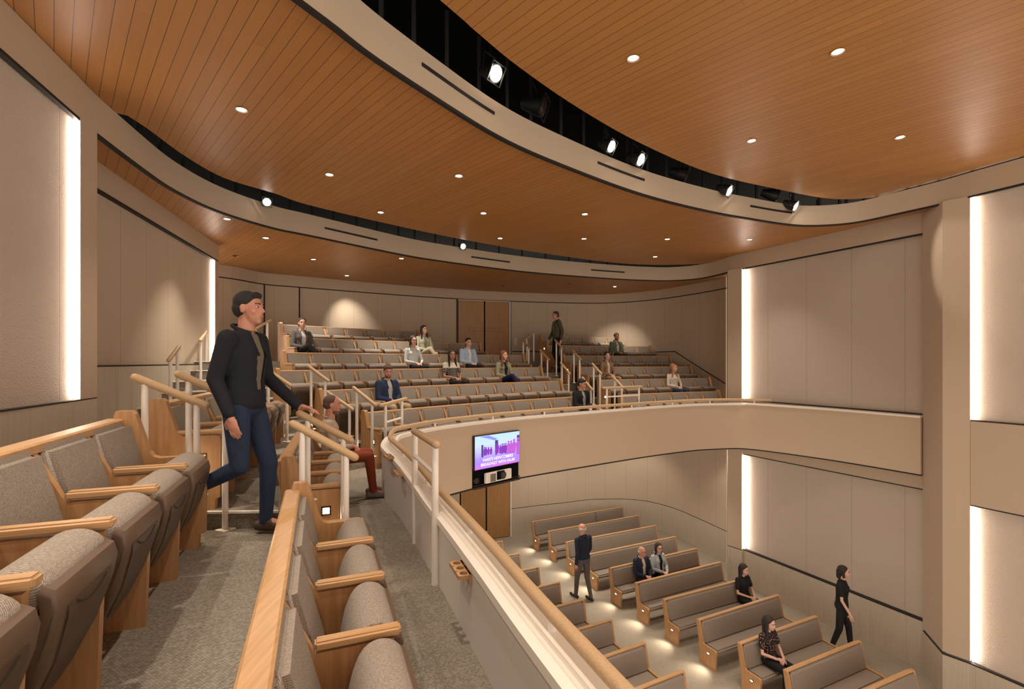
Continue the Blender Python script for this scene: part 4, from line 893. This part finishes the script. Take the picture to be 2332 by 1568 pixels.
def person(loc, rz, label, skin, hair, haircol, top, topc, pants, pantc, shoe, pose='sit', female=False, jacket=None, jc=None, sleeve='long', hy=0.0, hp=0.0, fine=False, scale=1.0, lean=0.0, tweak=None, beard=False, glasses=False, floorz=-.42):
    t = empty('person', loc, rz); t.scale = (scale,) * 3; tag(t, label, 'person')
    J = dict(hipL=(-.09, 0, .09), hipR=(.09, 0, .09), knL=(-.10, .42, .09), knR=(.10, .42, .09), anL=(-.10, .47, -.34), anR=(.10, .47, -.34), toL=(-.12, .64, -.395), toR=(.12, .64, -.395),
             pel=(0, 0, .10), wai=(0, -.02, .25), che=(0, -.03, .41), nec=(0, -.03, .56), hd=(0, .005, .708), shL=(-.175, -.035, .50), shR=(.175, -.035, .50),
             elL=(-.22, .03, .24), elR=(.22, .03, .24), wrL=(-.07, .22, .185), wrR=(.07, .20, .20), hdL=(.9, .45, -.12), hdR=(-.9, .45, -.12), pnL=(0, -.3, -1), pnR=(0, -.3, -1), curl=.55)
    if pose != 'sit':
        J.update(hipL=(-.09, 0, .93), hipR=(.09, 0, .93), knL=(-.095, .10, .50), knR=(.095, -.03, .50), anL=(-.095, .14, .09), anR=(.095, -.16, .10), toL=(-.10, .31, .035), toR=(.10, -.01, .035),
                 pel=(0, 0, .95), wai=(0, .0, 1.10), che=(0, .01, 1.28), nec=(0, .01, 1.455), hd=(0, .04, 1.605), shL=(-.185, .0, 1.39), shR=(.185, .0, 1.39),
                 elL=(-.235, -.08, 1.12), elR=(.235, .03, 1.12), wrL=(-.235, -.03, .87), wrR=(.23, .16, .90), hdL=(0, .15, -1), hdR=(0, .25, -1), pnL=(1, 0, 0), pnR=(-1, 0, 0), curl=.35)
    if tweak: J.update(tweak)
    J = {k: (Vector(v) if isinstance(v, tuple) else v) for k, v in J.items()}
    if female:
        for s in ('shL', 'shR'): J[s].x *= .88
    vx = .0065 if fine else .010
    sw = 1.0 if not female else .9
    hR = Matrix.Rotation(hy, 3, 'Z') @ Matrix.Rotation(hp, 3, 'X'); H = J['hd']; hh = lambda x, y, z: H + hR @ Vector((x, y, z))
    # ---- body
    bm = bmesh.new()
    ell(bm, hh(0, -.012, .028), (.073, .092, .086), 3, hR); ell(bm, hh(0, .028, -.035), (.056, .062, .078), 3, hR); ell(bm, hh(0, .058, -.088), (.027, .025, .022), 2, hR)
    ell(bm, hh(0, .070, .030), (.050, .018, .013), 2, hR); cap(bm, hh(0, .080, .014), hh(0, .100, -.020), .008, .0115, 8); ell(bm, hh(0, .090, -.024), (.017, .012, .009), 2, hR); ell(bm, hh(0, .083, -.056), (.024, .014, .012), 2, hR)
    for s in (-1, 1):
        ell(bm, hh(s * .074, -.006, -.008), (.011, .020, .032), 2, hR); ell(bm, hh(s * .040, .056, -.028), (.020, .020, .020), 2, hR)
    cap(bm, J['nec'] + Vector((0, 0, -.05)), hh(0, -.018, -.055), .058 * sw, .052 * sw, 12)
    def torso(inf, low=None):
        W = sw
        def e(a, r): ell(bm, a, (r[0] + inf, r[1] + inf, r[2] + inf), 3)
        S4 = [(J['pel'] + Vector((0, 0, .01)), (.158, .110, .10)), (J['wai'], (.135 * W if female else .146, .098, .10)), (J['che'], (.158 * W, .108, .12)), (J['nec'] + Vector((0, -.005, -.06)), (.135 * W, .078, .055))]
        for (pa, ra), (pb, rb) in zip(S4, S4[1:]):
            for q in range(4): e(pa.lerp(pb, q / 4), [ra[w_] + (rb[w_] - ra[w_]) * q / 4 for w_ in range(3)])
        e(*S4[-1])
        if female:
            for s in (-1, 1): ell(bm, J['che'] + Vector((s * .058, .066, -.005)), (.064 + inf, .048 + inf, .060 + inf), 2)
    def arms(inf, lng):
        for s in 'LR':
            a, e_, w_ = J['sh' + s], J['el' + s], J['wr' + s]
            cap(bm, a, e_, .048 * sw + inf, .038 * sw + inf, 12) if lng != 'short' else cap(bm, a, a.lerp(e_, .62), .054 * sw + inf, .050 * sw + inf, 12)
            if lng == 'long': cap(bm, e_, e_.lerp(w_, .93), .037 * sw + inf, .027 * sw + inf, 12)
            ell(bm, a + Vector((-.012 if a.x > 0 else .012, 0, -.012)), .052 * sw + inf, 2)
    def legs(inf):
        for s in 'LR': cap(bm, J['hip' + s], J['kn' + s], .086 * sw + inf, .058 + inf, 14); cap(bm, J['kn' + s], J['an' + s], .056 + inf, .040 + inf, 14)
    torso(-.012); arms(-.008, 'long')
    for s in 'LR': cap(bm, J['el' + s], J['wr' + s], .032 * sw, .024, 10); legs(-.014)
    for s in 'LR':
        cap(bm, J['an' + s], J['an' + s].lerp(J['to' + s], .62) + Vector((0, 0, .012)), .032, .024, 10)
        fingers(bm, J['wr' + s], J['hd' + s], J['pn' + s], (1 if s == 'L' else -1) * (1 if pose == 'sit' else 1), J['curl'])
    S = mat('skin_' + skin, SK[skin], .55, bump=(90, .03))
    body = mobj('body', remesh(bm, vx, 2, 'body'), S, t)
    # ---- face details
    bm = bmesh.new()
    for s in (-1, 1): ell(bm, hh(s * .031, .0715, .008), (.0125, .0095, .0068), 2, hR)
    mobj('eyes', bm_mesh(bm, 'eyes'), mat('eye_white', (.55, .50, .46), .3), t)
    bm = bmesh.new()
    for s in (-1, 1): ell(bm, hh(s * .031, .0785, .008), (.0060, .0045, .0060), 2, hR)
    mobj('irises', bm_mesh(bm, 'irises'), mat('iris', (.02, .012, .008), .2), t)
    HC = mat('hair_%02d%02d%02d' % tuple(int(c * 99) for c in haircol), haircol, .7, bump=(260, .5))
    bm = bmesh.new()
    for s in (-1, 1): cap(bm, hh(s * .016, .087, .030), hh(s * .048, .070, .033), .0042, .0035, 6)
    mobj('eyebrows', bm_mesh(bm, 'eyebrows'), HC, t)
    bm = bmesh.new(); ell(bm, hh(0, .0905, -.052), (.021, .006, .0048), 2, hR); ell(bm, hh(0, .0895, -.061), (.018, .006, .005), 2, hR); mobj('lips', bm_mesh(bm, 'lips'), mat('lips', (.42, .13, .11), .5), t)
    if glasses:
        bm = bmesh.new()
        for s in (-1, 1):
            pts_ = [hh(s * .033 + cos(a) * .021, .094, .006 + sin(a) * .016) for a in [2 * pi * k / 12 for k in range(13)]]; tube(bm, pts_, .0022, 6); cyl(bm, hh(s * .054, .092, .01), hh(s * .076, .0, .012), .002, n=6)
        cyl(bm, hh(-.012, .095, .01), hh(.012, .095, .01), .002, n=6); mobj('glasses', bm_mesh(bm, 'glasses'), METB, t)
    # ---- hair
    bm = bmesh.new()
    if hair == 'bald': 
        for s in (-1, 1): ell(bm, hh(s * .062, -.035, .0), (.018, .050, .035), 2, hR)
        ell(bm, hh(0, -.075, -.005), (.060, .030, .040), 2, hR)
    elif hair == 'short':
        ell(bm, hh(0, -.022, .045), (.080, .092, .082), 3, hR); ell(bm, hh(0, -.050, .0), (.076, .066, .070), 3, hR); ell(bm, hh(0, .045, .092), (.052, .036, .026), 2, hR)
    elif hair == 'buzz': ell(bm, hh(0, -.022, .036), (.0765, .088, .084), 3, hR); ell(bm, hh(0, -.045, .0), (.074, .064, .060), 3, hR)
    elif hair == 'curly':
        rr_ = random.Random(5)
        ell(bm, hh(0, -.022, .048), (.083, .092, .082), 3, hR)
        for k in range(60):
            a = rr_.uniform(0, 2 * pi); e = rr_.uniform(.05, 1.5); ell(bm, hh(cos(a) * .078 * cos(e), -.02 + sin(a) * .088 * cos(e), .045 + .082 * sin(e)), .020, 1)
    else:
        ell(bm, hh(0, -.026, .046), (.084, .094, .084), 3, hR); ell(bm, hh(0, -.058, -.01), (.080, .058, .080), 3, hR)
        if hair in ('bob', 'long', 'waves', 'half'):
            ln = {'bob': -.11, 'long': -.30, 'waves': -.32, 'half': -.24}[hair]
            for s in (-1, 1):
                cap(bm, hh(s * .066, -.005, .04), hh(s * .074, .0, -.08), .024, .024, 10)
                if ln < -.15: cap(bm, hh(s * .074, .0, -.08), H + Vector((s * .095, .045 if hair != 'half' else -.05, ln)), .026, .018, 10)
            cap(bm, hh(0, -.07, .0), H + Vector((0, -.085, max(ln, -.26))), .066, .050, 12)
            if hair == 'waves':
                for k in range(6): ell(bm, H + Vector((.09 + .012 * (k % 2), .055, -.10 - k * .045)), (.032, .028, .034), 2)
        if hair == 'bun': ell(bm, hh(0, -.125, .035), (.042, .038, .040), 3, hR)
    mobj('hair', remesh(bm, .0065 if fine else .009, 1, 'hair'), HC, t)
    if beard:
        bm = bmesh.new(); ell(bm, hh(0, .032, -.078), (.0545, .050, .040), 3, hR)
        for q_ in (-1, 1): ell(bm, hh(q_ * .016, .088, -.041), (.017, .010, .006), 2, hR)
        me = remesh(bm, .007, 1, 'beard'); mobj('beard', me, HC if not fine else mat('stubble', (.16, .085, .055), .8), t)
    # ---- clothes
    bm = bmesh.new(); torso(.004); arms(.004, sleeve)
    sh_ = mobj('shirt', remesh(bm, vx * 1.1, 6, 'shirt'), topc if not isinstance(topc, tuple) else mat('cloth_%s' % top, topc, .9, bump=(60, .25), spec=.2), t)
    bm = bmesh.new(); r_ = J['nec']; tube(bm, [r_ + Vector((cos(a) * .060 * sw, sin(a) * .058 * sw - .006, .004 - .016 * sin(a))) for a in [2 * pi * k / 16 for k in range(17)]], .010, 8); mobj('neckline', bm_mesh(bm, 'neckline'), sh_.data.materials[0], t)
    if jacket:
        bm = bmesh.new(); torso(.017); arms(.014, 'long'); me = remesh(bm, vx * 1.1, 7, 'jacket')
        b2 = bmesh.new(); b2.from_mesh(me); z0 = J['wai'].z - .16; zn = J['nec'].z
        dl_ = [f for f in b2.faces if (lambda c: c.y > J['che'].y + .01 and c.y < J['che'].y + .21 and z0 + .10 < c.z and abs(c.x) < .020 + .050 * max(0, (c.z - z0) / (zn - z0)))(f.calc_center_median()) and f.normal.y > -.1]
        dl_ += [f for f in b2.faces if (f.calc_center_median() - (J['nec'] + Vector((0, 0, .02)))).length < .062 and f not in dl_]
        bmesh.ops.delete(b2, geom=dl_, context='FACES'); r = bmesh.ops.solidify(b2, geom=list(b2.faces), thickness=.004); b2.to_mesh(me); b2.free()
        jm = mat('cloth_' + jacket, jc, .85, bump=(55, .3), spec=.2); mobj('jacket', me, jm, t)
        bm = bmesh.new()
        tube(bm, [J['nec'] + Vector((cos(a) * .082 * sw, sin(a) * .066 - .012, .006 - .030 * sin(a))) for a in [R(-250) + R(320) * k / 16 for k in range(17)]], .013, 8)
        for s in (-1, 1): cap(bm, J['nec'] + Vector((s * .050, .058, -.03)), J['che'] + Vector((s * .050, .128, .0)), .012, .008, 8)
        mobj('collar', bm_mesh(bm, 'collar'), jm, t)
    bm = bmesh.new(); ell(bm, J['pel'] + Vector((0, -.005, -.01)), (.172, .122, .118) if not female else (.172, .120, .115), 3); legs(.004)
    if pants == 'skirt':
        bm2 = bm
        for s in 'LR': cap(bm, J['kn' + s], J['an' + s].lerp(J['kn' + s], .25), .085, .11, 12)
    pm = pantc if not isinstance(pantc, tuple) else mat('cloth_' + pants + '_%02d%02d%02d' % tuple(int(c * 99) for c in pantc), pantc, .9, bump=(50, .3), spec=.2)
    mobj('trousers' if pants != 'skirt' else 'skirt', remesh(bm, vx * 1.2, 3, 'trousers'), pm, t)
    for s in 'LR':
        bm = bmesh.new(); a, o_ = J['an' + s], J['to' + s]; fd = (o_ - a); fd.z = 0; fd.normalize(); hl = Vector((a.x, a.y, o_.z)) - fd * .05
        if (o_ - a).z < -.01 and abs(o_.y - a.y) < .3: 
            cap(bm, hl + Vector((0, 0, .022)), o_ + Vector((0, 0, .012)), .040, .036, 10); cap(bm, a, hl.lerp(o_, .45) + Vector((0, 0, .03)), .042, .036, 10)
        else: cap(bm, a, o_, .042, .034, 10)
        mobj('shoe', remesh(bm, .010, 2, 'shoe'), mat('shoe_%02d%02d%02d' % tuple(int(c * 99) for c in shoe), shoe, .6), t)
    return t
def bm_mesh(bm, nm):
    me = bpy.data.meshes.new(nm); bm.to_mesh(me); bm.free()
    for p in me.polygons: p.use_smooth = True
    return me
def on_seat(key, k, fwd=.20, **kw):
    m, f, rz, zf, sc = occ[key][k]; p = Vector(m) + Vector(f).normalized() * fwd
    return person((p.x, p.y, Z(zf) + .415), rz, **kw)
BK = (.012, .011, .012)
crossed = dict(knR=(.05, .40, .22), anR=(-.10, .56, -.08), toR=(-.16, .70, -.12), toL=(-.12, .62, -.395))
on_seat('G1', 3, .33, label='man in a beige sweater and rust trousers sitting in profile', skin='ruddy', hair='buzz', haircol=(.10, .055, .035), top='beige_sweater', topc=(.44, .36, .29), pants='rust', pantc=(.26, .062, .032), shoe=(.20, .18, .165), fine=True, beard=True, hp=-.08,
        tweak=dict(wrL=(-.05, .24, .20), wrR=(.07, .22, .21)))
on_seat('C1', 2, label='man in a navy jacket over a grey tee, khaki trousers, in the second centre row', skin='ruddy', hair='short', haircol=(.085, .045, .025), top='grey_tee', topc=(.42, .41, .40), pants='khaki', pantc=(.40, .31, .20), shoe=(.1, .08, .06), jacket='navy_jacket', jc=(.022, .034, .075), hy=-.35, hp=-.25, beard=True,
        tweak=dict(knL=(-.14, .42, .09), knR=(.16, .42, .09)))
on_seat('C0', 9, label='man in a black jacket with eyes lowered in the front row behind the rail', skin='ruddy', hair='short', haircol=BK, top='grey_shirt', topc=(.32, .34, .37), pants='black', pantc=(.015, .014, .015), shoe=BK, jacket='black_jacket', jc=(.018, .018, .02), hy=.35, hp=-.28)
on_seat('C2', 7, label='long-haired woman in a white and black polka dot top with dark trousers', skin='tan', hair='long', haircol=BK, top='dots', topc=None or (.62, .56, .47), pants='charcoal', pantc=(.018, .017, .018), shoe=BK, female=True, sleeve='short', hy=-.25, hp=-.02)
on_seat('C2', 10, label='woman with long auburn hair in a sage jacket and navy trousers', skin='light', hair='waves', haircol=(.22, .07, .028), top='navy_top', topc=(.015, .016, .028), pants='navy', pantc=(.018, .018, .06), shoe=BK, female=True, jacket='sage_jacket', jc=(.27, .26, .17), hy=.15, tweak=crossed)
on_seat('C3', 8, label='man with dark hair and glasses in a light blue open shirt', skin='light', hair='short', haircol=BK, top='white_tee', topc=(.62, .58, .54), pants='black', pantc=(.015, .014, .015), shoe=BK, jacket='blue_shirt', jc=(.33, .42, .54), glasses=True, hy=-.2)
on_seat('C3', 5, label='woman with a dark bob in a pale striped blouse and dark trousers', skin='light', hair='bob', haircol=(.022, .014, .012), top='pale_blouse', topc=(.58, .62, .62), pants='black', pantc=(.015, .014, .015), shoe=BK, female=True, hy=-.1)
on_seat('C4', 6, label='woman with long dark hair in a sage cardigan and cream trousers', skin='light', hair='long', haircol=(.028, .015, .011), top='olive_top', topc=(.27, .25, .17), pants='cream', pantc=(.56, .49, .36), shoe=(.3, .1, .05), female=True, jacket='sage_cardigan', jc=(.50, .49, .38), hy=.1, tweak=crossed)
on_seat('C4', 0, label='woman with a hair bun in a grey cardigan sitting at the far left', skin='light', hair='bun', haircol=(.10, .055, .032), top='white_tee', topc=(.62, .58, .54), pants='black', pantc=(.015, .014, .015), shoe=BK, female=True, jacket='grey_cardigan', jc=(.105, .095, .092), hy=-.25, tweak=crossed)
on_seat('R4', 4, label='curly-haired bearded man in an olive jacket in the fifth right row', skin='ruddy', hair='curly', haircol=(.16, .085, .045), top='white_tee', topc=(.62, .58, .54), pants='slate', pantc=(.05, .06, .065), shoe=BK, jacket='olive_jacket', jc=(.13, .14, .088), beard=True, hy=-.15)
on_seat('R2', 1, label='woman with tied dark hair in a tan trench coat', skin='light', hair='bun', haircol=BK, top='cream_top', topc=(.55, .48, .40), pants='tan', pantc=(.44, .30, .20), shoe=BK, female=True, jacket='trench_coat', jc=(.26, .155, .085), hy=-.3)
on_seat('R1', 4, label='woman with long blond hair in a cream blouse and blue jeans', skin='light', hair='long', haircol=(.36, .15, .06), top='cream_blouse', topc=(.62, .56, .47), pants='jeans', pantc=(.028, .04, .10), shoe=BK, female=True, hy=.35)
# on pews
def on_pew(i, px, **kw):
    a, u, f, L, rz = PEWS[i]; k = (px - CX) / F
    o = a + f * .16; t = (k * o.y - o.x) / (u.x - k * u.y); p = o + u * t
    return person((p.x, p.y, .375), heading(f), **kw)
on_pew(4, 1462, label='bald older man in a navy suit jacket and cream shirt on the fifth pew', skin='ruddy', hair='bald', haircol=(.55, .52, .48), top='cream_shirt', topc=(.58, .50, .38), pants='navy', pantc=(.018, .018, .03), shoe=BK, jacket='navy_suit', jc=(.018, .022, .042), glasses=True, hy=.3)
on_pew(4, 1500, label='dark-haired woman in a pale grey blazer beside the older man', skin='light', hair='half', haircol=(.03, .016, .012), top='black_top', topc=(.014, .013, .014), pants='black', pantc=(.015, .014, .015), shoe=BK, female=True, jacket='grey_blazer', jc=(.37, .40, .42), glasses=True, hy=-.2)
on_pew(6, 1694, label='woman in a black blouse sitting at the wall end of the seventh pew', skin='light', hair='half', haircol=(.03, .016, .012), top='black_blouse', topc=(.016, .015, .016), pants='charcoal', pantc=(.02, .019, .022), shoe=BK, female=True, sleeve='short', hy=.1, hp=-.15)
fm = mat('floral_blouse', (.028, .018, .02), .9, spec=.2); nt = fm.node_tree; tc = nt.nodes.new('ShaderNodeTexCoord'); vo = nt.nodes.new('ShaderNodeTexVoronoi'); vo.inputs['Scale'].default_value = 38; nt.links.new(tc.outputs['Object'], vo.inputs['Vector'])
cr = nt.nodes.new('ShaderNodeValToRGB'); cr.color_ramp.elements[0].color = (.5, .28, .2, 1); cr.color_ramp.elements[1].color = (.022, .016, .018, 1); cr.color_ramp.elements[0].position = .22; cr.color_ramp.elements[1].position = .34; nt.links.new(vo.outputs['Distance'], cr.inputs[0]); nt.links.new(cr.outputs[0], nt.nodes['Principled BSDF'].inputs['Base Color'])
on_pew(8, 1752, label='woman in a floral blouse and black skirt at the aisle end of a pew', skin='light', hair='long', haircol=(.028, .014, .011), top='floral', topc=fm, pants='skirt', pantc=(.014, .013, .014), shoe=BK, female=True, sleeve='short', hy=.15, hp=-.12)
# polka dots
pd = bpy.data.materials['cloth_dots']; nt = pd.node_tree; tc = nt.nodes.new('ShaderNodeTexCoord'); sp = nt.nodes.new('ShaderNodeSeparateXYZ'); nt.links.new(tc.outputs['Object'], sp.inputs[0])
fx = M_(nt, 'SUBTRACT', M_(nt, 'FRACT', M_(nt, 'MULTIPLY', M_(nt, 'ADD', sp.outputs[0], sp.outputs[2]), 26)), .5); fz = M_(nt, 'SUBTRACT', M_(nt, 'FRACT', M_(nt, 'MULTIPLY', M_(nt, 'SUBTRACT', sp.outputs[2], sp.outputs[0]), 26)), .5)
dd_ = M_(nt, 'LESS_THAN', M_(nt, 'ADD', M_(nt, 'MULTIPLY', fx, fx), M_(nt, 'MULTIPLY', fz, fz)), .075); up = M_(nt, 'GREATER_THAN', sp.outputs[2], .42); f = M_(nt, 'MAXIMUM', dd_, up)
mx = nt.nodes.new('ShaderNodeMix'); mx.data_type = 'RGBA'; mx.inputs['A'].default_value = (.012, .011, .012, 1); mx.inputs['B'].default_value = (.62, .56, .47, 1); nt.links.new(f, mx.inputs['Factor']); nt.links.new(mx.outputs['Result'], nt.nodes['Principled BSDF'].inputs['Base Color'])
# walking people
def walk(px, d, zf, face, **kw):
    q = Q(px, d); return person((q.x, q.y, Z(zf)), heading(face), pose='walk', **kw)
walk(556, 3.42, -1.25, (.995, -.05), label='man in a dark jacket and jeans stepping through the near left aisle', skin='ruddy', hair='short', haircol=(.02, .014, .012), top='olive_collar', topc=(.16, .14, .10), pants='jeans', pantc=(.022, .034, .07), shoe=(.05, .025, .015), jacket='dark_jacket', jc=(.016, .018, .024), fine=True, scale=1.01,
     tweak=dict(knL=(-.10, .12, .50), anL=(-.10, .10, .09), toL=(-.11, .27, .035), knR=(.10, .03, .52), anR=(.10, -.30, .36), toR=(.11, -.34, .20), elL=(-.25, .02, 1.12), elL_=(0,0,0), wrL=(-.20, .30, .90), hdL=(.1, 1, -.1), pnL=(.3, 0, -1), elR=(.22, -.06, 1.12), wrR=(.23, .05, .88)))
walk(1268, 14.0, -.23, (-.95, -.3), label='man in an olive jacket and black trousers descending the right balcony aisle', skin='ruddy', hair='short', haircol=(.06, .03, .02), top='grey_tee', topc=(.42, .41, .40), pants='black', pantc=(.015, .014, .015), shoe=BK, jacket='dark_olive', jc=(.075, .07, .045), scale=.97,
     tweak=dict(knL=(-.09, .04, .50), anL=(-.09, .04, .09), toL=(-.1, .2, .035), knR=(.09, .06, .50), anR=(.09, -.08, .09), toR=(.1, .08, .035)))
walk(1328, 11.55, -5.7, (-.55, .84), label='white-haired man in a navy jacket walking up the lower aisle', skin='ruddy', hair='bald', haircol=(.55, .52, .48), top='navy_collar', topc=(.03, .04, .07), pants='grey', pantc=(.10, .088, .085), shoe=BK, jacket='navy_suit', jc=(.018, .022, .042), scale=1.05, hp=-.2)
walk(1917, 9.45, -5.7, (.75, -.66), label='dark-haired woman in black walking along the right wall of the lower floor', skin='light', hair='bob', haircol=(.03, .016, .012), top='black_blouse', topc=(.016, .015, .016), pants='charcoal', pantc=(.02, .019, .022), shoe=BK, female=True, sleeve='short', scale=.99)
